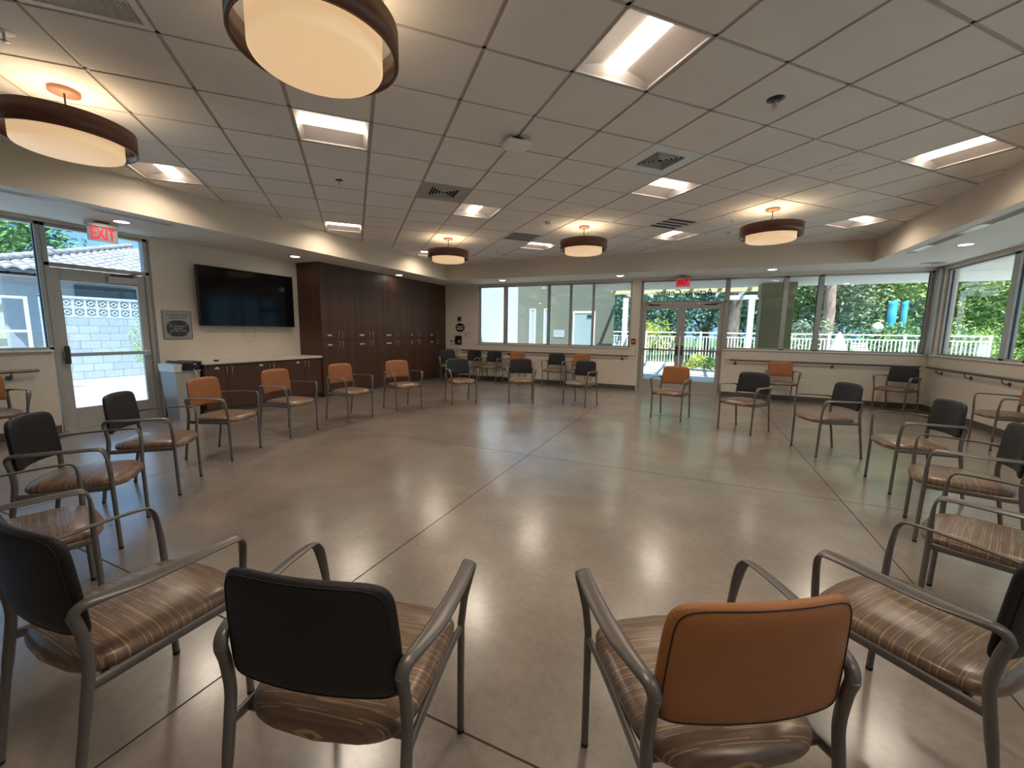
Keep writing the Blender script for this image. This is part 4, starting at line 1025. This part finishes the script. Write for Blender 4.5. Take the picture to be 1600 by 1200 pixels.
CH = [
 ('A', -0.851, 0.824, -165.5, 'black', 'black-backed armchair seen from behind, nearest the camera'),
 ('B', -1.735, 0.659, -178.6, 'black', 'black-backed armchair seen from behind in the near left corner of the view'),
 ('C', -2.82, 0.703, 164.9, 'black', 'armchair cut by the left frame edge, only its blue-lit seat and arms showing'),
 ('D', -3.60, 1.20, 139.8, 'black', 'black-backed armchair in the ring at the far left, facing right'),
 ('E', -4.226, 1.877, 134.1, 'grey', 'charcoal-backed armchair in the ring before the left glass door'),
 ('F', -4.751, 2.762, 112.9, 'orange', 'orange-backed armchair in the ring in front of the grey bin'),
 ('G', -4.971, 3.73, 98.7, 'orange', 'orange-backed armchair in front of the low cabinets under the television'),
 ('H', -4.977, 4.804, 86.8, 'orange', 'orange-backed armchair before the near end of the tall cabinets'),
 ('I', -4.752, 5.815, 67.5, 'orange', 'orange-backed armchair before the middle of the tall cabinets'),
 ('J', -4.172, 6.862, 48.4, 'grey', 'charcoal armchair in the ring, first on the far side after the orange ones'),
 ('K', -3.186, 7.577, 24.6, 'grey', 'charcoal armchair in the far ring, facing straight towards the camera'),
 ('L', -2.006, 7.763, -13.7, 'grey', 'charcoal armchair in the far ring that hides an orange chair behind it'),
 ('M', -0.317, 7.315, -14.0, 'orange', 'orange-backed armchair in the ring standing before the double doors'),
 ('N', 0.722, 6.832, -33.6, 'grey', 'charcoal armchair in the ring right of the double doors'),
 ('O', 1.513, 6.006, -70.0, 'grey', 'charcoal armchair in the right ring, turned sideways on the long floor joint'),
 ('Q', 1.908, 4.889, -86.3, 'grey', 'charcoal armchair in the right ring, facing left under the window corner'),
 ('R', 1.765, 3.785, -103.9, 'grey', 'charcoal armchair at the right frame edge with a striped seat, facing left'),
 ('S', 1.41, 2.661, -117.4, 'black', 'armchair cut by the right frame edge so that only arms and striped seat show'),
 ('T', 0.787, 1.748, -130.8, 'black', 'black-backed armchair near right, its striped seat seen from above'),
 ('U', 0.062, 1.169, -149.5, 'orange', 'orange-backed armchair seen from behind, nearest the camera on the right'),
 ('W1', -7.02, 1.62, 91.5, 'orange', 'orange-backed armchair against the left wall under the handrail end'),
 ('W2', -6.40, 9.85, 42, 'grey', 'charcoal armchair in the corner beside the tall cabinets'),
 ('W3', -5.76, 9.99, -3, 'grey', 'charcoal armchair against the back wall, second from the cabinets'),
 ('W4', -5.13, 10.04, 2, 'grey', 'charcoal armchair against the back wall, left of an orange one'),
 ('W5', -4.42, 10.02, 0, 'orange', 'orange-backed armchair against the back wall beneath the left windows'),
 ('W6', -3.30, 10.06, 1.4, 'grey', 'charcoal armchair against the back wall beside a half-hidden orange chair'),
 ('W7', -2.65, 10.06, -3.7, 'orange', 'orange-backed armchair against the back wall, half hidden behind a charcoal chair'),
 ('W8', 1.69, 9.99, 0.8, 'orange', 'orange-backed armchair against the back wall right of the double doors'),
 ('W9', 3.55, 10.0, -42, 'grey', 'charcoal armchair standing in the far right corner of the room'),
 ('W10', 3.74, 7.315, -90.9, 'orange', 'orange-backed armchair against the right window wall under the handrail'),
]
protos = {}
VN = {'black': 'vblack', 'grey': 'vgrey', 'orange': 'vorange'}
for key, x, y, deg, colr, lb in CH:
    a = math.radians(deg)
    grp = 'armchairs along the walls' if key[0] == 'W' else 'armchairs in the ring'
    if colr not in protos:
        c = make_chair(M[VN[colr]]); protos[colr] = c; c.location = (x, y, 0); c.rotation_euler.z = a; tag(c, lb, 'chair', grp)
    else:
        dup(protos[colr], (x, y, 0), a, lb, grp)['category'] = 'chair'

M['olive2'] = mat('grey_olive_stucco', (0.17, 0.18, 0.135), 0.85, noise=0.05, bump=0.4, bscale=30)
M['housewall'] = mat('shaded_house_stucco', (0.42, 0.43, 0.44), 0.85, noise=0.05, bump=0.3, bscale=20)  # blue-grey shading of the house walls put into the colour
M['houseglass'] = mat('dark_house_window', (0.06, 0.07, 0.08), 0.2, noise=0.1)
M['cream2'] = mat('cream_slat_panel', (0.62, 0.58, 0.42), 0.7, noise=0.05)
# ------------------------------------------------------------------ outside: ground
mb = MB(); mb.box(-60, XL-W, -30, 60, -0.14, -0.02); mb.box(XR+W, 60, -30, YB+W, -0.14, -0.02); mb.box(XL-W, XR+W, -30, YF-W, -0.14, -0.02); mb.box(XL-W, 60, YB+W, 22.0, -0.14, -0.02)
o = mb.build('patio_ground', [M['concrete_out']]); tag(o, kind='structure')
mb = MB(); mb.box(XL-W, 90, 22.0, 110, -0.16, -0.03); o = mb.build('lawn', [M['grass']]); tag(o, kind='structure')

# leaves
def leaf_cloud(n, rad, seed, size, squash=1.0, hollow=0.55):
    r = random.Random(seed); mb = MB()
    lobes = [(Vector((r.uniform(-0.6, 0.6), r.uniform(-0.6, 0.6), r.uniform(-0.55, 0.6))), r.uniform(0.30, 0.52)) for _ in range(16)] + [(Vector((0, 0, 0)), 0.72)]
    for _ in range(n):
        c, lr = r.choice(lobes)
        d = Vector((r.gauss(0, 1), r.gauss(0, 1), r.gauss(0, 1))).normalized() * lr * (hollow + (1-hollow)*r.random()**0.5)
        p = c + d; p = Vector((p.x*rad, p.y*rad, p.z*rad*squash))
        L = size*r.uniform(0.6, 1.35); wd = L*r.uniform(0.32, 0.55)
        u = Vector((r.gauss(0, 1), r.gauss(0, 1), r.gauss(0, 0.7))).normalized(); v = u.cross(Vector((r.gauss(0, 1), r.gauss(0, 1), r.gauss(0, 1)))).normalized(); nn = u.cross(v)
        mb.add([p-u*L*0.5, p+v*wd*0.5+nn*L*0.06, p+u*L*0.5, p-v*wd*0.5+nn*L*0.06], [(0, 1, 2), (0, 2, 3)])
    return mb
def trunk_mb(h, r0, seed, lean=0.0, forks=4):
    r = random.Random(seed); mb = MB()
    pts = [(0, 0, -0.1)] + [(lean*k/6*h*0.2+r.uniform(-1, 1)*r0*0.4, r.uniform(-1, 1)*r0*0.4, h*k/6) for k in range(1, 7)]
    P = spline(pts, 4); n_ = len(P); rr_ = [r0*(1.25 if k < 2 else 1)*(1-0.45*k/n_) for k in range(n_)]
    mb.tube(P, rr_, rr_, n=12, up=(0, 1, 0))
    for k in range(forks):
        b0 = P[int(n_*r.uniform(0.5, 0.9))]; a = r.uniform(0, 2*PI); L = h*r.uniform(0.3, 0.5)
        Q = spline([b0, b0+Vector((math.cos(a)*L*0.4, math.sin(a)*L*0.4, L*0.5)), b0+Vector((math.cos(a)*L*0.8, math.sin(a)*L*0.8, L*1.1))], 4)
        mb.tube(Q, [r0*0.45*(1-0.6*q/len(Q)) for q in range(len(Q))], n=7, up=(0.3, 1, 0))
    return mb
CLOUD = {}
def tree(name, lb, x, y, rad, zc, mt_, seed, th, tr, squash=1.0, size=0.20, n=2600, bark='bark', group='trees behind the fence', z0=0.0):
    t_ = thing(name, lb, 'tree' if 'tree' in name else 'shrub', (x, y, z0), 0, group)
    key = (seed, size, n, squash, mt_, round(rad, 2))
    if key not in CLOUD:
        CLOUD[key] = leaf_cloud(n, rad, seed, size, squash).build('crown', M[mt_], t_); c = CLOUD[key]
    else:
        c = CLOUD[key].copy(); COL.objects.link(c); c.parent = t_
    c.location = (0, 0, zc); c.rotation_euler.z = seed*1.3
    if th > 0: trunk_mb(th, tr, seed).build('trunk', M[bark], t_)
    return t_
# trees seen through the back and right windows
TR = [
 ('leafy_tree', 'blue-green leafy tree seen through the left leaf of the double doors', -3.6, 25.5, 3.0, 3.6, 'leaf3', 11, 2.6, 0.20),
 ('leafy_tree', 'dark blue-green tree seen through the right leaf of the double doors', 0.6, 26.5, 3.2, 3.7, 'leaf3', 12, 2.6, 0.22),
 ('leafy_tree', 'green tree behind the white pergola post right of the double doors', 3.6, 27.5, 3.0, 4.2, 'leaf1', 13, 3.0, 0.24),
 ('leafy_tree', 'pale dusty tree right of the olive column', 6.6, 27.0, 3.2, 3.8, 'leaf4', 14, 2.6, 0.20),
 ('leafy_tree', 'bright yellow-green tree beside the reddish trunk', 9.4, 28.5, 3.2, 3.9, 'leaf2', 15, 2.8, 0.20),
 ('leafy_tree', 'bright green tree behind the light blue banners', 12.6, 29.0, 3.4, 4.0, 'leaf2', 16, 2.8, 0.22),
 ('leafy_tree', 'yellow-green tree at the window corner', 15.6, 30.5, 3.4, 4.1, 'leaf2', 17, 2.8, 0.22),
 ('leafy_tree', 'pale blue-green tree seen through the right wall window', 15.5, 35.5, 3.6, 3.6, 'leaf3', 18, 2.6, 0.22),
 ('leafy_tree', 'tree further right beyond the right wall window', 19.5, 37.5, 3.8, 4.6, 'leaf1', 19, 3.0, 0.24),
 ('leafy_tree', 'tall tree in the back row behind the banners', 10.8, 34.0, 5.0, 7.2, 'leaf1', 20, 6.0, 0.30),
 ('leafy_tree', 'tall tree in the back row behind the olive column', 4.6, 33.0, 5.0, 7.0, 'leaf4', 21, 6.0, 0.30),
 ('leafy_tree', 'tall tree in the back row behind the double doors', -1.8, 33.0, 5.0, 7.0, 'leaf1', 22, 6.0, 0.30),
 ('leafy_tree', 'tall tree in the back row at the far right', 17.0, 38.5, 5.4, 7.6, 'leaf1', 23, 6.0, 0.30),
 ('leafy_tree', 'tall tree in the back row far beyond the pier left of the doors', -8.0, 33.0, 5.0, 6.6, 'leaf3', 24, 6.0, 0.30),
 ('leafy_tree', 'tall tree at the right end of the back row', 25.0, 42.0, 6.0, 7.8, 'leaf2', 25, 6.0, 0.30),
 ('leafy_tree', 'broad tree in the rearmost row behind the double doors', -3.5, 40.0, 6.0, 4.6, 'leaf3', 26, 3.0, 0.30),
 ('leafy_tree', 'broad tree in the rearmost row behind the olive column', 5.5, 41.0, 6.0, 4.6, 'leaf3', 27, 3.0, 0.30),
 ('leafy_tree', 'broad tree in the rearmost row behind the banners', 14.5, 42.0, 6.5, 5.0, 'leaf1', 28, 3.0, 0.30),
 ('leafy_tree', 'broad tree in the rearmost row far right', 23.5, 47.0, 6.5, 5.0, 'leaf3', 29, 3.0, 0.30),
]
for nm, lb, x, y, rad, zc, mt_, sd_, th_, tr_ in TR:
    tree(nm, lb, x, y, rad, zc, mt_, sd_, th_, tr_, size=0.25 if rad < 4 else 0.48, n=6500 if rad < 4 else 6000)
tree('leafy_tree', 'dusty tree with a thick reddish trunk beyond the right back windows', 5.50, 23.0, 3.0, 7.6, 'leaf1', 31, 6.5, 0.27, size=0.3, n=1600, bark='barkred')
tree('leafy_tree', 'tree with a thick dark rough trunk right of the double doors', 1.62, 21.5, 3.0, 7.4, 'leaf4', 32, 6.5, 0.30, size=0.3, n=1500, bark='bark')
# bushes in front of the trees
tree('round_bush', 'pale yellow-green bush behind the fence, through the left door leaf', -2.0, 21.3, 0.95, 1.35, 'flower', 41, 0.8, 0.05, size=0.13, n=1700, group='shrubs by the fence')
tree('flowering_shrub', 'low yellow-flowering shrub before the fence, through the right door leaf', 0.15, 17.9, 0.62, 0.32, 'flower', 42, 0, 0, squash=0.6, size=0.09, n=1500, group='shrubs by the fence')
tree('flowering_shrub', 'low dark green shrub beside the yellow-flowering one', 0.62, 17.4, 0.42, 0.26, 'leaf1', 43, 0, 0, squash=0.7, size=0.08, n=1100, group='shrubs by the fence')
for k, (x, y, lb) in enumerate(((-6.5, 23.5, 'hedge bush far left behind the fence'), (4.6, 22.8, 'hedge bush behind the fence near the olive column'), (7.9, 23.5, 'hedge bush behind the fence right of the reddish trunk'),
                                (10.8, 24.5, 'hedge bush behind the fence near the banners'), (13.4, 26.0, 'hedge bush behind the fence at the window corner'), (13.0, 29.5, 'hedge bush through the right wall window'))):
    tree('hedge_bush', lb, x, y, 1.5, 1.0, ('leaf1', 'leaf4', 'leaf1', 'leaf2', 'leaf2', 'leaf3')[k], 50+k, 0, 0, squash=0.8, size=0.15, n=2000, group='hedge bushes behind the fence')
# white railings
def rail_panel(x0, y0, x1, y1, z0, z1, lb, step=0.115, w_=0.034, grp='white railing panels'):
    L = math.hypot(x1-x0, y1-y0); t_ = thing('railing_panel', lb, 'railing', (x0, y0, 0), math.atan2(y1-y0, x1-x0), grp)
    mb = MB(); mb.bbox(-0.04, 0.04, -0.04, 0.04, -0.1, z1+0.03); mb.build('post', M['whitepaint'], t_)
    mb = MB(); mb.bbox(0.04, L-0.04, -0.032, 0.032, z1-0.05, z1); mb.build('top_rail', M['whitepaint'], t_)
    mb = MB(); mb.bbox(0.04, L-0.04, -0.022, 0.022, z1-0.22, z1-0.175); mb.bbox(0.04, L-0.04, -0.022, 0.022, z0, z0+0.05); mb.build('lower_rails', M['whitepaint'], t_)
    mb = MB(); n_ = int(L/step)
    for k in range(1, n_): mb.box(L*k/n_-w_/2, L*k/n_+w_/2, -0.012, 0.012, z0+0.05, z1-0.22)
    mb.build('pickets', M['whitepaint'], t_)
fx = [-6.4, -4.2, -2.0, 0.2, 2.4, 4.6, 6.8, 9.0]
for k in range(len(fx)-1):
    rail_panel(fx[k], 19.0, fx[k+1], 19.0, 0.12, 1.49, ['white railing panel furthest left beyond the doors', 'white railing panel left of the doors view', 'white railing panel behind the left door leaf', 'white railing panel behind the right door leaf',
               'white railing panel beyond the olive column', 'white railing panel before the reddish trunk', 'white railing panel at the right back window'][k])
rail_panel(9.0, 19.0, 10.6, 23.0, 0.12, 1.49, 'white railing panel turning away past the window corner'); rail_panel(10.6, 23.0, 12.2, 27.0, 0.12, 1.49, 'white railing panel furthest right, through the right wall window')
# low terrace kerb
mb = MB(); mb.box(-8, 9, 18.75, 18.95, -0.1, 0.10); o = mb.build('kerb', M['concrete_out']); tag(o, 'pale concrete kerb running under the white railing', 'kerb')
# olive column and the wing with the entrance
t_ = thing('stucco_column', 'thick olive stucco column outside the right back windows', 'column', (1.86, 12.7, 0))
mb = MB(); mb.bbox(-0.36, 0.36, -0.28, 0.34, -0.1, 2.42, 0.01); mb.build('shaft', M['green_room'], t_)
mb = MB(); mb.bbox(-0.39, 0.39, -0.31, 0.37, 2.42, SZ, 0.01); mb.build('capital', M['green_room'], t_)
mb = MB(); mb.box(-6.8, -6.6, YB+W+0.26, 15.4, -0.1, CZ+0.3); o = mb.build('outer_wall', M['stucco_pale']); tag(o, kind='structure')
mb = MB(); mb.box(-6.6, -2.80, 15.25, 15.45, -0.1, CZ+0.3); o = mb.build('outer_wall', M['olive2']); tag(o, kind='structure')
def outer_door(x0, x1, lb, col):
    t_ = thing('outside_door', lb, 'door', ((x0+x1)/2, 15.25, 0)); h = (x1-x0)/2
    mb = MB(); mb.bbox(-h, -h+0.06, -0.05, 0, 0, 2.2); mb.bbox(h-0.06, h, -0.05, 0, 0, 2.2); mb.bbox(-h+0.06, h-0.06, -0.05, 0, 2.12, 2.2); mb.build('door_frame', M['white'], t_)
    mb = MB(); mb.box(-h+0.06, h-0.06, -0.03, -0.005, 0.02, 2.12); mb.build('door_panel', col, t_)
    mb = MB(); mb.bbox(h-0.3, h-0.1, -0.07, -0.03, 1.98, 2.06); mb.build('door_closer', M['darkmetal'], t_)
M['palepanel'] = mat('pale_blue_panel', (0.36, 0.45, 0.46), 0.4, noise=0.04)
outer_door(-4.30, -3.45, 'pale grey-blue door in the olive wall seen through the back windows', M['palepanel'])
for x, lb in ((-5.95, 'tall narrow bright window strip in the olive wall, left one'), (-5.35, 'tall narrow bright window strip in the olive wall, right one')):
    t_ = thing('narrow_window', lb, 'window', (x, 15.25, 1.3)); mb = MB(); mb.bbox(-0.13, -0.09, -0.04, 0, -1.0, 1.0); mb.bbox(0.09, 0.13, -0.04, 0, -1.0, 1.0); mb.bbox(-0.09, 0.09, -0.04, 0, 0.96, 1.0); mb.build('frame', M['white'], t_)
    mb = MB(); mb.box(-0.09, 0.09, -0.02, -0.01, -1.0, 0.96); mb.build('pane', M['palepanel'], t_)
t_ = thing('notice_board', 'small pale notice panel low on the olive wall outside', 'notice', (-4.85, 15.25, 1.35)); mb = MB(); mb.bbox(-0.22, 0.22, -0.02, 0, -0.14, 0.14); mb.build('panel', M['palepanel'], t_)
mb = MB(); mb.box(-0.12, 0.10, -0.022, -0.02, -0.05, 0.06); mb.build('printing', M['bin'], t_)
# pergola
t_ = thing('pergola', 'cream and white pergola outside the double doors', 'pergola', (0, 0, 0))
for x in (-2.5, 1.66):
    mb = MB(); mb.bbox(x-0.09, x+0.09, 16.0, 16.18, -0.1, 2.72); mb.build('post', M['whitepaint'], t_)
mb = MB(); mb.bbox(-2.7, 2.1, 14.2, 14.34, 2.70, 2.88); mb.build('beam', M['cream'], t_)
mb = MB(); mb.bbox(0.9, 2.4, 16.02, 16.16, 2.60, 2.74); mb.build('beam', M['whitepaint'], t_)
for k in range(6):
    mb = MB(); mb.bbox(-2.6+k*0.80, -2.52+k*0.80, 13.8, 18.2, 2.88, 3.0); mb.build('rafter', M['whitepaint'], t_)
# banners, globe lamp
for x, y, hw, lb in ((7.96, 23.9, 0.16, 'wider light blue vertical banner on a pole behind the fence'), (8.52, 24.3, 0.11, 'narrower light blue vertical banner right of the wider one')):
    t_ = thing('banner', lb, 'banner', (x, y, 0), -0.3); mb = MB(); mb.tube([(-hw, 0, -0.05), (-hw, 0, 3.08)], 0.025); mb.build('pole', M['darkmetal'], t_)
    mb = MB(); vs = []
    for k in range(9):
        z = 2.98-1.26*k/8; yy = 0.03*math.sin(k*1.1); vs += [(-hw+0.03, yy-0.004, z), (hw+0.03, yy+0.02, z+0.08)]
    mb.add(vs, [(2*k, 2*k+1, 2*k+3, 2*k+2) for k in range(8)], 0, True)
    o_ = mb.build('cloth', M['blue'], t_); md = o_.modifiers.new('thick', 'SOLIDIFY'); md.thickness = 0.012
t_ = thing('globe_lamp', 'white globe street lamp behind the fence', 'lamp', (7.25, 23.0, 0)); mb = MB(); mb.tube([(0, 0, -0.05), (0, 0, 1.62)], 0.04); mb.build('pole', M['darkmetal'], t_)
mb = MB(); mb.lathe([(0.22*math.sin(PI*k/16)+0.0005, 1.80-0.22*math.cos(PI*k/16)) for k in range(17)], n=24); mb.build('globe', M['whitepaint'], t_)
# patio chair beyond the glass
t_ = thing('patio_chair', 'white strap patio chair on the terrace before the railing', 'patio chair', (5.15, 16.6, 0), 0.5)
mb = MB()
for s_ in (-1, 1): mb.tube(spline([(s_*0.27, 0.35, 0), (s_*0.27, 0.2, 0.42), (s_*0.27, -0.2, 0.45), (s_*0.27, -0.3, 0)], 6), 0.014); mb.tube(spline([(s_*0.27, 0.15, 0.42), (s_*0.27, 0.3, 0.8), (s_*0.27, 0.48, 1.25)], 6), 0.014)
mb.build('frame', M['whitepaint'], t_); mb = MB()
for k in range(9): mb.box(-0.27, 0.27, 0.22+0.026*k, 0.235+0.026*k, 0.55+0.075*k, 0.60+0.075*k)
for k in range(6): mb.box(-0.27, 0.27, -0.2+0.06*k, -0.16+0.06*k, 0.445, 0.455)
mb.build('straps', M['stucco_pale'], t_)
t_ = thing('patio_umbrella', 'folded white patio umbrella on the terrace', 'umbrella', (4.45, 17.2, 0)); mb = MB(); mb.tube([(0, 0, 0), (0, 0, 1.55)], 0.02); mb.lathe([(0.25, 0), (0.25, 0.05), (0.0005, 0.08)]); mb.build('pole', M['steel'], t_)
mb = MB(); mb.lathe([(0.30, 0.75), (0.27, 0.95), (0.15, 1.3), (0.03, 1.55), (0.0005, 1.56)], n=12, smooth=False); mb.build('folded_canopy', M['whitepaint'], t_)

# ------------------------------------------------------------------ left side: block wall, neighbouring house
WX = -14.7
t_ = thing('block_wall', 'grey split-face block wall with two rows of pierced blocks beyond the left door', 'wall', (WX, 0, 0))
mb = MB(); mb.box(-0.2, 0, 4.55, 18, -0.1, 1.63); mb.box(-0.22, 0.02, 4.53, 4.60, -0.1, 2.14, 0); mb.build('blocks', M['block'], t_)
mb = MB(); S_ = 0.235
for r_ in range(2):
    for k in range(30):
        y0 = 4.60+k*S_; z0 = 1.63+r_*S_
        e_ = 0.022
        mb.box(-0.10, 0, y0, y0+S_, z0, z0+e_); mb.box(-0.10, 0, y0, y0+S_, z0+S_-e_, z0+S_); mb.box(-0.10, 0, y0, y0+e_, z0+e_, z0+S_-e_); mb.box(-0.10, 0, y0+S_-e_, y0+S_, z0+e_, z0+S_-e_)
        cy_, cz_ = y0+S_/2, z0+S_/2; a_, b2 = 0.075, 0.045
        vo = [(-a_, 0), (0, -a_), (a_, 0), (0, a_)]; vi = [(-b2, 0), (0, -b2), (b2, 0), (0, b2)]
        vs = [(x, cy_+p, cz_+q) for x in (-0.1, -0.002) for (p, q) in vo+vi]
        fs = []
        for a in range(4):
            b_ = (a+1) % 4; fs += [(8+a, 8+b_, 12+b_, 12+a), (a, b_, 4+b_, 4+a), (a, b_, 8+b_, 8+a), (4+a, 4+b_, 12+b_, 12+a)]
        mb.add(vs, fs)
        for sy in (-1, 1):
            for sz in (-1, 1):
                mb.box(-0.08, -0.01, min(cy_+sy*0.04, cy_+sy*0.10), max(cy_+sy*0.04, cy_+sy*0.10), min(cz_+sz*0.065, cz_+sz*0.085), max(cz_+sz*0.065, cz_+sz*0.085))
mb.build('pierced_blocks', M['stucco_pale'], t_)
mb = MB(); mb.box(-0.22, 0.02, 4.53, 18, 2.10, 2.15); mb.build('coping', M['stucco_pale'], t_)
# house
HX = -17.2
t_ = thing('neighbouring_house', 'single-storey house with a pale clay tile roof beyond the block wall', 'house', (0, 0, 0))
mb = MB(); mb.box(HX-8, HX, 4.6, 22, -0.1, 2.74); mb.box(HX-8, HX-1.2, 0.0, 4.6, -0.1, 2.6); mb.build('walls', M['housewall'], t_)
mb = MB(); mb.box(HX, HX+0.03, 6.0, 9.5, 1.9, 2.62); mb.build('window', M['houseglass'], t_)
mb = MB(); mb.box(HX, HX+0.62, 4.0, 22.4, 2.72, 2.80); mb.box(HX+0.56, HX+0.62, 4.0, 22.4, 2.70, 2.88); mb.build('eave_board', M['housewall'], t_)
# tile slope: eave at x=HX+0.7, rising towards -x ; hip at the near (low y) end
def tile_slope(y_eave0, y1, z_e, run, pitch, ex, hip):
    mb = MB(); rows = int(run/0.34); per = 0.30; sub = 6
    for r_ in range(rows):
        u0 = r_*0.34; u1 = u0+0.40
        ylo = y_eave0 + (u0*hip); n_ = int((y1-ylo)/per*sub)
        vs = []
        for k in range(n_+1):
            y = y1 - k*per/sub
            a = (y/per) % 1.0; hgt = 0.065*abs(math.sin(PI*a))**0.8
            for u, lift in ((u0, 0.05), (u1, 0.0)): vs.append((ex-u*math.cos(pitch), y, z_e+u*math.sin(pitch)+hgt+lift))
            vs.append((ex-u0*math.cos(pitch), y, z_e+u0*math.sin(pitch)+hgt-0.0))
        mb.add(vs, [(3*k, 3*k+1, 3*k+4, 3*k+3) for k in range(n_)] + [(3*k, 3*k+3, 3*k+5, 3*k+2) for k in range(n_)], 0, False)
    return mb
tile_slope(3.9, 22, 2.84, 6.0, 0.31, HX+0.72, 0.95).build('roof_tiles', M['tiles'], t_)
mb = MB(); n_ = 20
for k in range(n_):
    u = k*0.30; p = Vector((HX+0.72-u*math.cos(0.31), 3.9+u*0.95, 2.94+u*math.sin(0.31))); q_ = p + Vector((-0.38*math.cos(0.31), 0.36, 0.38*math.sin(0.31)))
    mb.tube([p+Vector((0, 0, 0.02)), q_], [0.14, 0.11], [0.10, 0.08], n=10)
mb.build('hip_tiles', M['tiles'], t_)
mb = MB(); mb.add([(HX+0.7, 3.9, 2.80), (HX-3.3, 7.9, 3.80), (HX-8, 7.9, 3.80), (HX-8, 3.9, 2.80)], [(0, 1, 2, 3)])
mb.add([(HX+0.7, 3.9, 2.79), (HX+0.7, 22, 2.79), (HX-3.3, 22, 3.79), (HX-3.3, 7.9, 3.79)], [(0, 1, 2, 3)]); mb.build('roof_deck', M['tiles'], t_)
tile_slope(-1.0, 4.2, 2.72, 1.4, 0.25, HX-0.5, 0.0).build('lower_roof_tiles', M['tiles'], t_)
mb = MB(); mb.lathe([(0.05, 0), (0.05, 0.25), (0.08, 0.26), (0.08, 0.32), (0.0005, 0.34)], c=(HX-1.4, 6.05, 3.5)); mb.build('roof_vent', M['stucco_pale'], t_)
tree('leafy_tree', 'tall bright green tree behind the tile-roofed house on the left', -25.5, 5.8, 4.6, 5.4, 'leaf1', 61, 4.0, 0.3, size=0.30, n=10000, group='trees behind the house')
tree('leafy_tree', 'second tall green tree at the far left behind the house', -27.0, 0.5, 5.0, 6.0, 'leaf4', 62, 4.0, 0.3, size=0.30, n=10000, group='trees behind the house')
# white gate and fence left
t_ = thing('white_gate', 'white tall metal gate with flat uprights outside the left window', 'gate', (-12.6, 0, 0))
mb = MB()
for y in (2.55, 2.72, 3.02, 3.62): mb.bbox(-0.03, 0.03, y, y+0.05, -0.1, 1.98)
mb.build('posts', M['whitepaint'], t_)
mb = MB()
for z in (0.2, 1.25, 1.93): mb.bbox(-0.02, 0.02, 1.2, 3.66, z, z+0.05)
mb.build('gate_rails', M['whitepaint'], t_)
mb = MB(); mb.box(-0.12, -0.08, 3.10, 3.35, -0.1, 1.96); mb.build('slat_panel', M['cream2'], t_)
mb = MB()
for k in range(9): mb.bbox(-0.015, 0.015, 1.2+k*0.15, 1.235+k*0.15, 0.25, 1.93)
mb.build('pickets', M['whitepaint'], t_)
t_ = thing('shutter_panel', 'white corrugated shutter panel behind the white gate', 'panel', (-13.6, 3.0, 0)); mb = MB(); mb.box(-0.05, 0.05, -0.35, 0.35, -0.1, 2.35)
for k in range(7): mb.tube([(0.05, -0.3+k*0.1, -0.1), (0.05, -0.3+k*0.1, 2.38)], 0.03, n=8)
mb.build('panel', M['whitepaint'], t_)
tree('climbing_shrub', 'slim green shrub growing at the foot of the block wall', -14.3, 6.35, 0.42, 0.9, 'leaf2', 71, 0, 0, squash=2.2, size=0.07, n=900, group='plants by the block wall')
